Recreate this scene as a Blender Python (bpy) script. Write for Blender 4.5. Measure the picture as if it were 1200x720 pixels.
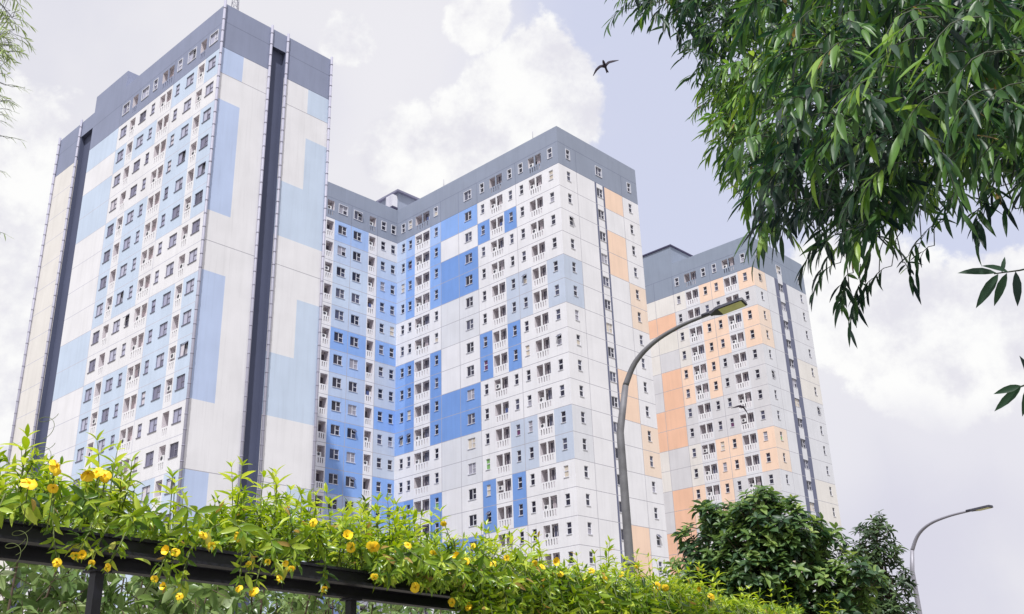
import bpy, bmesh, math, random
import numpy as np
from mathutils import Vector, Matrix
rnd = random.Random(7)
nrg = np.random.default_rng(11)
for o in list(bpy.data.objects): bpy.data.objects.remove(o)
scene = bpy.context.scene
COL = scene.collection
rad = math.radians

# ------------------------------------------------------------------ camera, sky, sun, exposure
F_PX, PITCH, ROLL, CZ = 1192.2, rad(22.456), rad(-1.904), 1.6
fwd = np.array([0, math.cos(PITCH), math.sin(PITCH)])
up0 = np.array([0, -math.sin(PITCH), math.cos(PITCH)])
rt0 = np.array([1.0, 0, 0])
RT = rt0*math.cos(ROLL) + up0*math.sin(ROLL)
UP = -rt0*math.sin(ROLL) + up0*math.cos(ROLL)
CAM = np.array([0, 0, CZ])
cam_data = bpy.data.cameras.new('camera')
cam_data.sensor_width = 36.0
cam_data.lens = F_PX/1200*36
cam_data.clip_start = 0.05
cam_data.clip_end = 4000
cam = bpy.data.objects.new('camera', cam_data)
COL.objects.link(cam)
cam.matrix_world = Matrix(((RT[0], UP[0], -fwd[0], 0), (RT[1], UP[1], -fwd[1], 0), (RT[2], UP[2], -fwd[2], CZ), (0, 0, 0, 1)))
scene.camera = cam

def ray(x, y):
    return RT*(x-600)/F_PX + UP*(360-y)/F_PX + fwd
def at_d(x, y, d):                      # world point on a sight line at horizontal distance d
    r = ray(x, y); return CAM + r*(d/math.hypot(r[0], r[1]))
def proj(p):
    v = np.asarray(p) - CAM
    k = v@fwd
    return 600+F_PX*(v@RT)/k, 360-F_PX*(v@UP)/k

EXPOSURE = 0.5
SUN_EL, SUN_AZ = rad(58), rad(186)      # azimuth clockwise from +Y
scene.view_settings.view_transform = 'Standard'
scene.view_settings.look = 'None'
scene.view_settings.gamma = 1.0
scene.view_settings.use_curve_mapping = False
scene.view_settings.exposure = EXPOSURE
sun_data = bpy.data.lights.new('sun', 'SUN')
sun_data.energy = 3.1
sun_data.angle = rad(1.5)
sun_data.color = (1.0, 0.985, 0.965)
sun = bpy.data.objects.new('sun', sun_data)
COL.objects.link(sun)
sdir = Vector((math.sin(SUN_AZ)*math.cos(SUN_EL), math.cos(SUN_AZ)*math.cos(SUN_EL), math.sin(SUN_EL)))
sun.rotation_euler = sdir.to_track_quat('Z', 'Y').to_euler()
sun.location = (0, -20, 60)

def lin(r, g, b, k=1.0):
    f = lambda c: (c/255/12.92 if c <= 10 else ((c/255+.055)/1.055)**2.4)*k
    return (f(r), f(g), f(b), 1.0)

world = bpy.data.worlds.new('World')
scene.world = world
world.use_nodes = True
wt = world.node_tree
for n in list(wt.nodes): wt.nodes.remove(n)
WN = wt.nodes.new
def wl(a, b): wt.links.new(a, b)
SKY_STRENGTH = 0.1
w_out = WN('ShaderNodeOutputWorld'); w_bg = WN('ShaderNodeBackground'); w_bg.inputs['Strength'].default_value = SKY_STRENGTH
wl(w_bg.outputs[0], w_out.inputs[0])
sky = WN('ShaderNodeTexSky'); sky.sky_type = 'NISHITA'; sky.sun_disc = False
sky.sun_elevation = SUN_EL; sky.sun_rotation = SUN_AZ; sky.dust_density = 2.0; sky.air_density = 1.2
w_tc = WN('ShaderNodeTexCoord')
def wmath(op, a, b=None, c=None, clamp=False):
    n = WN('ShaderNodeMath'); n.operation = op; n.use_clamp = clamp
    for i, v in enumerate((a, b, c)):
        if v is None: continue
        if isinstance(v, (int, float)): n.inputs[i].default_value = v
        else: wl(v, n.inputs[i])
    return n.outputs[0]
def wnoise(scale, detail, rough, off=(0, 0, 0), sc=(1, 1, 1), dist=0.0):
    m = WN('ShaderNodeMapping'); m.inputs['Location'].default_value = off; m.inputs['Scale'].default_value = sc
    wl(w_tc.outputs['Generated'], m.inputs['Vector'])
    n = WN('ShaderNodeTexNoise'); n.inputs['Scale'].default_value = scale; n.inputs['Detail'].default_value = detail
    n.inputs['Roughness'].default_value = rough; n.inputs['Distortion'].default_value = dist
    wl(m.outputs[0], n.inputs['Vector'])
    return n.outputs['Fac']
def wsmooth(v, lo, hi):
    n = WN('ShaderNodeMapRange'); n.interpolation_type = 'SMOOTHSTEP'
    n.inputs['From Min'].default_value = lo; n.inputs['From Max'].default_value = hi
    wl(v, n.inputs['Value']); return n.outputs['Result']
def wmix(f, a, b):
    n = WN('ShaderNodeMix'); n.data_type = 'RGBA'
    wl(f, n.inputs[0]) if not isinstance(f, float) else setattr(n.inputs[0], 'default_value', f)
    for v, s in ((a, n.inputs[6]), (b, n.inputs[7])):
        if isinstance(v, tuple): s.default_value = v
        else: wl(v, s)
    return n.outputs[2]
def wcol(r, g, b):
    c = lin(r, g, b, 1/(2**EXPOSURE*SKY_STRENGTH)); return c[:3]+(1,)
def wblobs(spots):                      # soft cloud masses given by direction and angular radius
    cur = None
    for (px, py, rpx) in spots:
        d = Vector(ray(px, py)).normalized()
        n = WN('ShaderNodeVectorMath'); n.operation = 'DISTANCE'
        wl(w_tc.outputs['Generated'], n.inputs[0]); n.inputs[1].default_value = d
        f = wmath('SUBTRACT', 1.0, wmath('DIVIDE', n.outputs['Value'], rpx/1250.0))
        cur = f if cur is None else wmath('MAXIMUM', cur, f)
    return wmath('MAXIMUM', cur, -1.5)
n_big = wnoise(3.2, 5, .55, (3.1, .4, 1.7))
n_mid = wnoise(8.5, 9, .6, (.3, 2.2, .9), dist=.25)
n_fine = wnoise(22, 9, .62, (5.3, 1.2, 4.9))
base = wmix(wsmooth(n_big, .36, .62), wcol(225, 225, 235), wcol(235, 234, 240))
# open hazy blue part between the clouds
gap = wblobs([(830, 40, 330), (800, 230, 240), (1140, 300, 170), (900, 320, 130), (690, 10, 120)])
gapf = wsmooth(wmath('ADD', gap, wmath('MULTIPLY', wmath('SUBTRACT', n_mid, .5), .7)), -.05, .55)
blue = wmix(.12, wcol(217, 221, 243), sky.outputs[0])
c1 = wmix(gapf, base, blue)
# darker lavender undersides
shade = wblobs([(1060, 610, 190), (1130, 560, 170), (350, 120, 100), (1050, 700, 180)])
shf = wsmooth(wmath('ADD', shade, wmath('MULTIPLY', wmath('SUBTRACT', n_mid, .5), 1.2)), .0, .9)
c2 = wmix(wmath('MULTIPLY', shf, .8), c1, wcol(217, 216, 231))
# bright cumulus heads
bright = wblobs([(640, 90, 75), (665, 130, 60), (600, 120, 70), (555, 165, 70), (470, 180, 70), (560, 20, 45), (405, 45, 40),
                 (985, 345, 85), (1040, 365, 100), (1110, 400, 110), (1180, 370, 90), (1230, 400, 90), (1060, 330, 45),
                 (10, 190, 110), (-10, 330, 130), (30, 440, 90), (20, 260, 90)])
bn = wmath('ADD', wmath('MULTIPLY', wmath('SUBTRACT', n_mid, .5), 1.5), wmath('MULTIPLY', wmath('SUBTRACT', n_fine, .5), .7))
brf = wsmooth(wmath('ADD', bright, bn), .04, .22)
inner = wmix(wsmooth(wmath('ADD', n_fine, wmath('MULTIPLY', n_mid, .8)), .68, 1.05), wcol(230, 229, 237), wcol(255, 255, 254))
soft = wblobs([(1000, 440, 130), (1110, 470, 140), (1210, 470, 140), (960, 520, 110), (500, 120, 200)])
c2b = wmix(wmath('MULTIPLY', wsmooth(wmath('ADD', soft, wmath('MULTIPLY', wmath('SUBTRACT', n_mid, .5), .9)), -.1, .7), .6), c2, wcol(238, 237, 243))
under = wblobs([(1080, 660, 170), (1190, 620, 130), (980, 600, 110)])
brf = wmath('MULTIPLY', brf, wmath('SUBTRACT', 1.0, wsmooth(wmath('ADD', under, wmath('MULTIPLY', wmath('SUBTRACT', n_mid, .5), .6)), -.15, .3)))
c3 = wmix(wmath('MULTIPLY', brf, .95), c2b, inner)
wl(c3, w_bg.inputs['Color'])

# ------------------------------------------------------------------ materials
MATS = {}
def new_mat(name):
    m = bpy.data.materials.new(name); m.use_nodes = True
    return m, m.node_tree, m.node_tree.nodes['Principled BSDF']
def wall_mat(name, rgb, k=1.0, rough=.75):
    """painted render: faint mottling and rain streaks"""
    if name in MATS: return MATS[name]
    m, nt, b = new_mat(name)
    tc = nt.nodes.new('ShaderNodeTexCoord')
    def noise(scale, sc, detail):
        mp = nt.nodes.new('ShaderNodeMapping'); mp.inputs['Scale'].default_value = sc
        nt.links.new(tc.outputs['Object'], mp.inputs['Vector'])
        n = nt.nodes.new('ShaderNodeTexNoise'); n.inputs['Scale'].default_value = scale; n.inputs['Detail'].default_value = detail
        nt.links.new(mp.outputs[0], n.inputs['Vector']); return n.outputs['Fac']
    n1 = noise(.35, (1, 1, 1), 5); n2 = noise(1.6, (1, 1, .09), 6); n3 = noise(4.5, (1, 1, .035), 3)
    def ramp(v, lo, hi, a, bb):
        r = nt.nodes.new('ShaderNodeMapRange'); r.inputs['From Min'].default_value = lo; r.inputs['From Max'].default_value = hi
        r.inputs['To Min'].default_value = a; r.inputs['To Max'].default_value = bb
        nt.links.new(v, r.inputs['Value']); return r.outputs[0]
    f1 = ramp(n1, .35, .65, .955, 1.02); f2 = ramp(n2, .3, .55, .95, 1.0)
    f3 = ramp(n3, .33, .43, .955, 1.0)
    for nn in nt.nodes:
        if nn.type == 'MAP_RANGE': nn.clamp = True
    m0 = nt.nodes.new('ShaderNodeMath'); m0.operation = 'MULTIPLY'; nt.links.new(f1, m0.inputs[0]); nt.links.new(f3, m0.inputs[1])
    mu = nt.nodes.new('ShaderNodeMath'); mu.operation = 'MULTIPLY'
    nt.links.new(m0.outputs[0], mu.inputs[0]); nt.links.new(f2, mu.inputs[1])
    vm = nt.nodes.new('ShaderNodeVectorMath'); vm.operation = 'SCALE'
    vm.inputs[0].default_value = lin(*rgb, k)[:3]
    nt.links.new(mu.outputs[0], vm.inputs['Scale']); nt.links.new(vm.outputs[0], b.inputs['Base Color'])
    b.inputs['Roughness'].default_value = rough
    MATS[name] = m; return m
def flat_mat(name, rgb, k=1.0, rough=.5, metal=0.0, spec=.5, vary=.06, scale=3.0):
    if name in MATS: return MATS[name]
    m, nt, b = new_mat(name)
    tc = nt.nodes.new('ShaderNodeTexCoord'); n = nt.nodes.new('ShaderNodeTexNoise')
    n.inputs['Scale'].default_value = scale; n.inputs['Detail'].default_value = 6
    nt.links.new(tc.outputs['Object'], n.inputs['Vector'])
    r = nt.nodes.new('ShaderNodeMapRange'); r.inputs['To Min'].default_value = 1-vary*2; r.inputs['To Max'].default_value = 1+vary*2
    nt.links.new(n.outputs['Fac'], r.inputs['Value'])
    vm = nt.nodes.new('ShaderNodeVectorMath'); vm.operation = 'SCALE'; vm.inputs[0].default_value = lin(*rgb, k)[:3]
    nt.links.new(r.outputs[0], vm.inputs['Scale']); nt.links.new(vm.outputs[0], b.inputs['Base Color'])
    b.inputs['Roughness'].default_value = rough; b.inputs['Metallic'].default_value = metal
    b.inputs['Specular IOR Level'].default_value = spec
    MATS[name] = m; return m
def leaf_mat(name, stops, trans=.35, rough=.4, tcol=None, spec=.5):
    """per-leaf colour from the random 'tone' attribute, with light passing through"""
    m, nt, b = new_mat(name)
    at = nt.nodes.new('ShaderNodeAttribute'); at.attribute_name = 'tone'
    cr = nt.nodes.new('ShaderNodeValToRGB')
    el = cr.color_ramp.elements
    el[0].position = stops[0][0]; el[0].color = stops[0][1]
    el[1].position = stops[-1][0]; el[1].color = stops[-1][1]
    for p, c in stops[1:-1]:
        e = el.new(p); e.color = c
    nt.links.new(at.outputs['Fac'], cr.inputs[0]); nt.links.new(cr.outputs[0], b.inputs['Base Color'])
    b.inputs['Roughness'].default_value = rough; b.inputs['Specular IOR Level'].default_value = spec
    tr = nt.nodes.new('ShaderNodeBsdfTranslucent'); mx = nt.nodes.new('ShaderNodeMixShader'); mx.inputs[0].default_value = trans
    hs = nt.nodes.new('ShaderNodeHueSaturation'); hs.inputs['Value'].default_value = 1.5; hs.inputs['Saturation'].default_value = 1.1; hs.inputs['Hue'].default_value = .485
    nt.links.new(cr.outputs[0], hs.inputs['Color']); nt.links.new(hs.outputs[0], tr.inputs['Color'])
    nt.links.new(b.outputs[0], mx.inputs[1]); nt.links.new(tr.outputs[0], mx.inputs[2])
    nt.links.new(mx.outputs[0], nt.nodes['Material Output'].inputs['Surface'])
    return m

# ------------------------------------------------------------------ object helpers
def tag(o, label=None, cat=None, group=None, kind=None):
    if label: o['label'] = label
    if cat: o['category'] = cat
    if group: o['group'] = group
    if kind: o['kind'] = kind
    return o
def empty(name, loc=(0, 0, 0), rz=0.0):
    o = bpy.data.objects.new(name, None); COL.objects.link(o)
    o.empty_display_size = .3; o.location = loc; o.rotation_euler = (0, 0, rz); return o
def add_obj(name, mesh, parent=None, loc=None, rz=None):
    o = bpy.data.objects.new(name, mesh); COL.objects.link(o)
    if parent is not None: o.parent = parent
    if loc is not None: o.location = loc
    if rz is not None: o.rotation_euler = (0, 0, rz)
    return o
class MB:
    """collects faces with material slots"""
    def __init__(s): s.v = []; s.f = []; s.m = []; s.mats = []; s.smooth = []
    def slot(s, m):
        if m not in s.mats: s.mats.append(m)
        return s.mats.index(m)
    def face(s, pts, m, smooth=False):
        i = len(s.v); s.v.extend([tuple(p) for p in pts]); s.f.append(tuple(range(i, i+len(pts)))); s.m.append(s.slot(m)); s.smooth.append(smooth)
    def box(s, a, b, m, skip=''):
        (x0, y0, z0), (x1, y1, z1) = a, b
        P = [(x0, y0, z0), (x1, y0, z0), (x1, y1, z0), (x0, y1, z0), (x0, y0, z1), (x1, y0, z1), (x1, y1, z1), (x0, y1, z1)]
        i = len(s.v); s.v.extend(P)
        for key, q in (('b', (3, 2, 1, 0)), ('t', (4, 5, 6, 7)), ('f', (0, 1, 5, 4)), ('r', (1, 2, 6, 5)), ('k', (2, 3, 7, 6)), ('l', (3, 0, 4, 7))):
            if key in skip: continue
            s.f.append(tuple(i+k for k in q)); s.m.append(s.slot(m)); s.smooth.append(False)
    def tube(s, pts, rads, m, n=8, cap=True, smooth=True):
        pts = [Vector(p) for p in pts]; rings = []
        prev = None
        for k, p in enumerate(pts):
            t = (pts[min(k+1, len(pts)-1)] - pts[max(k-1, 0)]).normalized()
            if prev is None:
                a = t.orthogonal().normalized()
            else:
                a = (prev - t*prev.dot(t)); a = a.normalized() if a.length > 1e-6 else t.orthogonal().normalized()
            prev = a; b = t.cross(a)
            r = rads[k] if hasattr(rads, '__len__') else rads
            i = len(s.v); s.v.extend([tuple(p + (a*math.cos(2*math.pi*j/n) + b*math.sin(2*math.pi*j/n))*r) for j in range(n)]); rings.append(i)
        sl = s.slot(m)
        for i0, i1 in zip(rings, rings[1:]):
            for j in range(n):
                s.f.append((i0+j, i0+(j+1) % n, i1+(j+1) % n, i1+j)); s.m.append(sl); s.smooth.append(smooth)
        if cap:
            s.f.append(tuple(rings[0]+j for j in reversed(range(n)))); s.m.append(sl); s.smooth.append(False)
            s.f.append(tuple(rings[-1]+j for j in range(n))); s.m.append(sl); s.smooth.append(False)
    def mesh(s, name):
        me = bpy.data.meshes.new(name); me.from_pydata(s.v, [], s.f)
        for m in s.mats: me.materials.append(m)
        me.polygons.foreach_set('material_index', s.m); me.polygons.foreach_set('use_smooth', s.smooth)
        me.update(); return me
    def build(s, name, parent=None, loc=None, rz=None): return add_obj(name, s.mesh(name), parent, loc, rz)

# ------------------------------------------------------------------ ground
soil = flat_mat('soil', (96, 84, 66), rough=.95, vary=.2, scale=.6)
grassm = flat_mat('ground_soil', (124, 120, 110), rough=.95, vary=.25, scale=.8)
asphalt = flat_mat('asphalt', (62, 62, 64), rough=.9, vary=.12, scale=4)
concrete = flat_mat('concrete', (150, 146, 140), rough=.9, vary=.1, scale=2)
whitepaint = flat_mat('road_paint', (225, 225, 220), rough=.7)
g = MB(); g.face([(-1500, -1500, 0), (1500, -1500, 0), (1500, 1500, 0), (-1500, 1500, 0)], grassm)
tag(g.build('ground'), kind='structure')
g = MB(); g.face([(-200, 27.5, .004), (200, 27.5, .004), (200, 35.5, .004), (-200, 35.5, .004)], asphalt)
tag(g.build('road'), kind='structure')
g = MB()
for k in range(-30, 31): g.face([(k*6, 31.4, .008), (k*6+3, 31.4, .008), (k*6+3, 31.55, .008), (k*6, 31.55, .008)], whitepaint)
tag(g.build('road_markings'), kind='structure')
g = MB(); g.box((-200, 27.2, 0), (200, 27.49, .13), concrete); g.box((-200, 35.51, 0), (200, 35.8, .13), concrete); g.box((-200, 24.9, 0), (200, 27.19, .12), concrete)
tag(g.build('pavement'), kind='structure')

# ------------------------------------------------------------------ towers
FL = 3.0
WHITE = (226, 225, 229)
wm = dict(
    white=wall_mat('paint_white', WHITE), white2=wall_mat('paint_cool_white', (214, 215, 221)), grey=wall_mat('paint_pale_grey', (208, 207, 211)),
    lblue=wall_mat('paint_light_blue', (194, 208, 228)), lblue2=wall_mat('paint_periwinkle', (184, 199, 230)),
    bright=wall_mat('paint_bright_blue', (114, 152, 214)), mid=wall_mat('paint_mid_blue', (134, 170, 228)), pale=wall_mat('paint_pale_blue', (184, 199, 224)),
    gblue=wall_mat('paint_grey_blue', (188, 198, 216)), sky=wall_mat('paint_sky_blue', (160, 186, 230)),
    cream=wall_mat('paint_cream', (223, 219, 215)), cream2=wall_mat('paint_light_cream', (222, 218, 212)),
    peach=wall_mat('paint_peach', (238, 208, 186)), peach2=wall_mat('paint_light_peach', (232, 212, 196)), orange=wall_mat('paint_orange', (233, 188, 160)),
    cap=wall_mat('paint_slate', (140, 148, 166)), capR=wall_mat('paint_violet_slate', (136, 143, 168)), capC=wall_mat('paint_blue_slate', (136, 146, 164)),
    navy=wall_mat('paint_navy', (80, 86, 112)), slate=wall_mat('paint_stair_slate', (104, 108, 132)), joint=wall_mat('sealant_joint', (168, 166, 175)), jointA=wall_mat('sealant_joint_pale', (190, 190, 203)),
    jointcap=wall_mat('sealant_joint_dark', (112, 118, 140)))
pipe_m = flat_mat('pipe_lavender', (162, 161, 178), rough=.5)
bracket_m = flat_mat('pipe_bracket', (144, 142, 160), rough=.6)
dark_m = flat_mat('dark_gap', (58, 56, 84), rough=.8)
roof_m = flat_mat('roof_grey', (120, 120, 124), rough=.9)
frameA = flat_mat('window_frame_shaded', (112, 110, 128), rough=.45)  # frame grey darkened to stand for shadow at each pane's top and left
frameB = flat_mat('window_frame_white', (206, 206, 214), rough=.45)
frameW = flat_mat('window_trim_white', (212, 212, 220), rough=.5)
def glass(name, rgb, rough=.12, spec=.5): return flat_mat(name, rgb, rough=rough, spec=spec, vary=.18, scale=.9)
glA = [glass('glass_sky_lilac', (168, 168, 188)), glass('glass_sky_grey', (148, 148, 172)), glass('glass_dim', (110, 108, 132)), glass('curtain_pale', (196, 190, 198), .3), glass('glass_deep', (70, 68, 88))]  # lilac and grey tints put the sky's reflection into the glass colour
glB = [glass('glass_dark', (46, 46, 62)), glass('glass_night', (34, 34, 48)), glass('glass_slate', (76, 78, 98)), glass('curtain_grey', (150, 148, 160), .3), glass('curtain_cream', (196, 186, 172), .3), glass('curtain_plum', (96, 56, 92), .3), glass('curtain_green', (120, 164, 96), .4)]
inner_m = wall_mat('balcony_inner_white', (214, 208, 214)); door_m = flat_mat('balcony_door_dark', (76, 70, 82), rough=.4)
doorl_m = flat_mat('balcony_door_pale', (168, 158, 164), rough=.5); door_lit_m = flat_mat('balcony_door_lit', (206, 190, 196), rough=.5); ac_m = flat_mat('air_con_white', (222, 222, 224), rough=.5); fan_m = flat_mat('air_con_fan', (62, 62, 70), rough=.6)  # light in the left tower's balconies is painted into the palest door colour
cloth_ms = [flat_mat('laundry_red', (150, 60, 66)), flat_mat('laundry_blue', (70, 84, 130)), flat_mat('laundry_white', (226, 224, 228))]

def window_meshes(w, h, typ, fm, gm, open_=False, trim=None):
    """frame mesh and pane mesh; origin at top centre on the wall face, +Y into the wall"""
    f = MB(); p = MB(); d0, d1 = .07, .12; t = .05
    x0, x1, z0, z1 = -w/2, w/2, -h, 0.0
    f.box((x0, d0, z0), (x0+t, d1, z1), fm); f.box((x1-t, d0, z0), (x1, d1, z1), fm)
    f.box((x0+t, d0, z1-t), (x1-t, d1, z1), fm); f.box((x0+t, d0, z0), (x1-t, d1, z0+t), fm)
    f.box((x0-.05, -.06, z0-.07), (x1+.05, .07, z0-.002), fm)                      # sill
    xi0, xi1, zi0, zi1 = x0+t, x1-t, z0+t, z1-t
    if typ == 'W':
        xm = x0 + w*.52
        f.box((xm-.05, d0, zi0), (xm+.05, d1, zi1), fm)
        zm = -h*.5; f.box((xm+.05, d0, zm-.04), (xi1, d1, zm+.04), fm)
        zones = [(xi0, xm-.05, zi0, zi1), (xm+.05, xi1, zi0, zm-.04), (xm+.05, xi1, zm+.04, zi1)]
    else:
        zm = -h*.47; f.box((xi0, d0-.02, zm-.055), (xi1, d1, zm+.055), fm)
        zones = [(xi0, xi1, zi0, zm-.055), (xi0, xi1, zm+.055, zi1)]
    last = len(zones)-1
    for k, (a, b, c, d) in enumerate(zones):
        g_ = gm[k % len(gm)]
        if open_ and k == last:                                                    # awning sash swung out from its top edge
            p.face([(a, .11, c), (b, .11, c), (b, .11, d), (a, .11, d)], glB[1])  # dark sheet painted in for the unlit room behind the open sash
            hh = d-c; s, co = math.sin(.75), math.cos(.75)
            f.box((a, .0, d-.03), (b, .05, d), fm)
            q = [(a-.02, .03, d), (b+.02, .03, d), (b+.02, .03-hh*s, d-hh*co), (a-.02, .03-hh*s, d-hh*co)]
            q2 = [(x, y-.03, z+.03) for x, y, z in q]
            f.face(q, fm); f.face(q2, glB[2])
            for i in range(4): f.face([q[i], q[(i+1) % 4], q2[(i+1) % 4], q2[i]], fm)
        else:
            p.face([(a, .1, c), (b, .1, c), (b, .1, d), (a, .1, d)], g_)
    if trim:
        e = .075
        f.box((x0-e, -.05, z0-e), (x0-.001, .06, z1+e), trim); f.box((x1+.001, -.05, z0-e), (x1+e, .06, z1+e), trim)
        f.box((x0, -.05, z1+.001), (x1, .06, z1+e), trim); f.box((x0-.001, -.055, z0-e), (x1+.001, -.0605, z0-.08), trim)
    return f.mesh('window'), p.mesh('pane')

def balcony_meshes(w, wide, pm, variant, pale=False):
    """recess, parapet, door, optional air conditioner; origin at floor-line centre on the wall face, +Y inwards"""
    deep = .62 if pale else .95; door_k = door_lit_m if pale else door_m
    x0, x1, zt, zp, zb = -w/2, w/2, -.45, -1.8, -2.7
    r = MB(); im = inner_m
    r.face([(x0, 0, zb), (x0, deep, zb), (x0, deep, zt), (x0, 0, zt)], im); r.face([(x1, 0, zb), (x1, deep, zb), (x1, deep, zt), (x1, 0, zt)], im)
    r.face([(x0, 0, zt), (x1, 0, zt), (x1, deep, zt), (x0, deep, zt)], im); r.face([(x0, 0, zb), (x1, 0, zb), (x1, deep, zb), (x0, deep, zb)], im)
    r.face([(x0, deep, zb), (x1, deep, zb), (x1, deep, zt), (x0, deep, zt)], im)
    par = MB(); n = 5 if wide else 3
    par.box((x0+.002, .0, zp-.14), (x1-.002, .1, zp), pm); par.box((x0+.002, .0, zb+.002), (x1-.002, .1, zb+.12), pm)
    sw = .17 if wide else .15; gap = (w-.004-n*sw)/(n+1); xx = x0+.002
    for k in range(n+1):
        par.box((xx, .0, zb+.12), (xx+gap, .1, zp-.14), pm); xx += gap+sw
    dm = MB(); ac = None; dl_ = door_lit_m if pale else doorl_m
    if wide:
        r.box((-.09, .0, zp), (.09, .12, zt), pm)
        r.box((.09, .4, zb+.01), (x1-.01, .45, zt-.01), im)                              # right bay closer wall
        dm.box((x0+.18, deep-.06, zb+.02), (x0+.95, deep-.01, zb+2.05), door_k if variant % 2 else dl_)
        wx0, wx1 = .2, x1-.12
        dm.box((wx0, .36, zp+.02), (wx0+(wx1-wx0)*.5-.05, .399, zt-.12), [door_k, dl_, door_k, glB[2]][variant % 4]); dm.box((wx0+(wx1-wx0)*.5+.05, .36, zp+.02), (wx1, .399, zt-.12), door_k if variant % 3 else glB[2])
    else:
        dm.box((-.1, deep-.06, zb+.02), (x1-.06, deep-.01, zb+2.05), dl_ if variant % 2 else door_k)
    if variant in (1, 3, 4):
        ac = MB(); ax = x0+.1 if wide else x0+.06; az = zp+.05 + (.0 if variant != 4 else .25)
        ac.box((ax, .12, az), (ax+.66, .4, az+.5), ac_m)
        cx, cz = ax+.28, az+.26
        ac.face([(cx+.2*math.cos(t*math.pi/6), 0.115, cz+.2*math.sin(t*math.pi/6)) for t in range(12)], fan_m)
    if variant == 2:
        ac2 = cloth_ms[int(w*10) % 3]
        dm.box((x1-.75, .2, zp-.05), (x1-.35, .225, zp+.62), ac2); dm.box((x1-.3, .2, zp+.05), (x1-.08, .225, zp+.6), cloth_ms[2])
    return r.mesh('balcony'), par.mesh('parapet'), dm.mesh('door'), (ac.mesh('air_conditioner') if ac else None)

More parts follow.
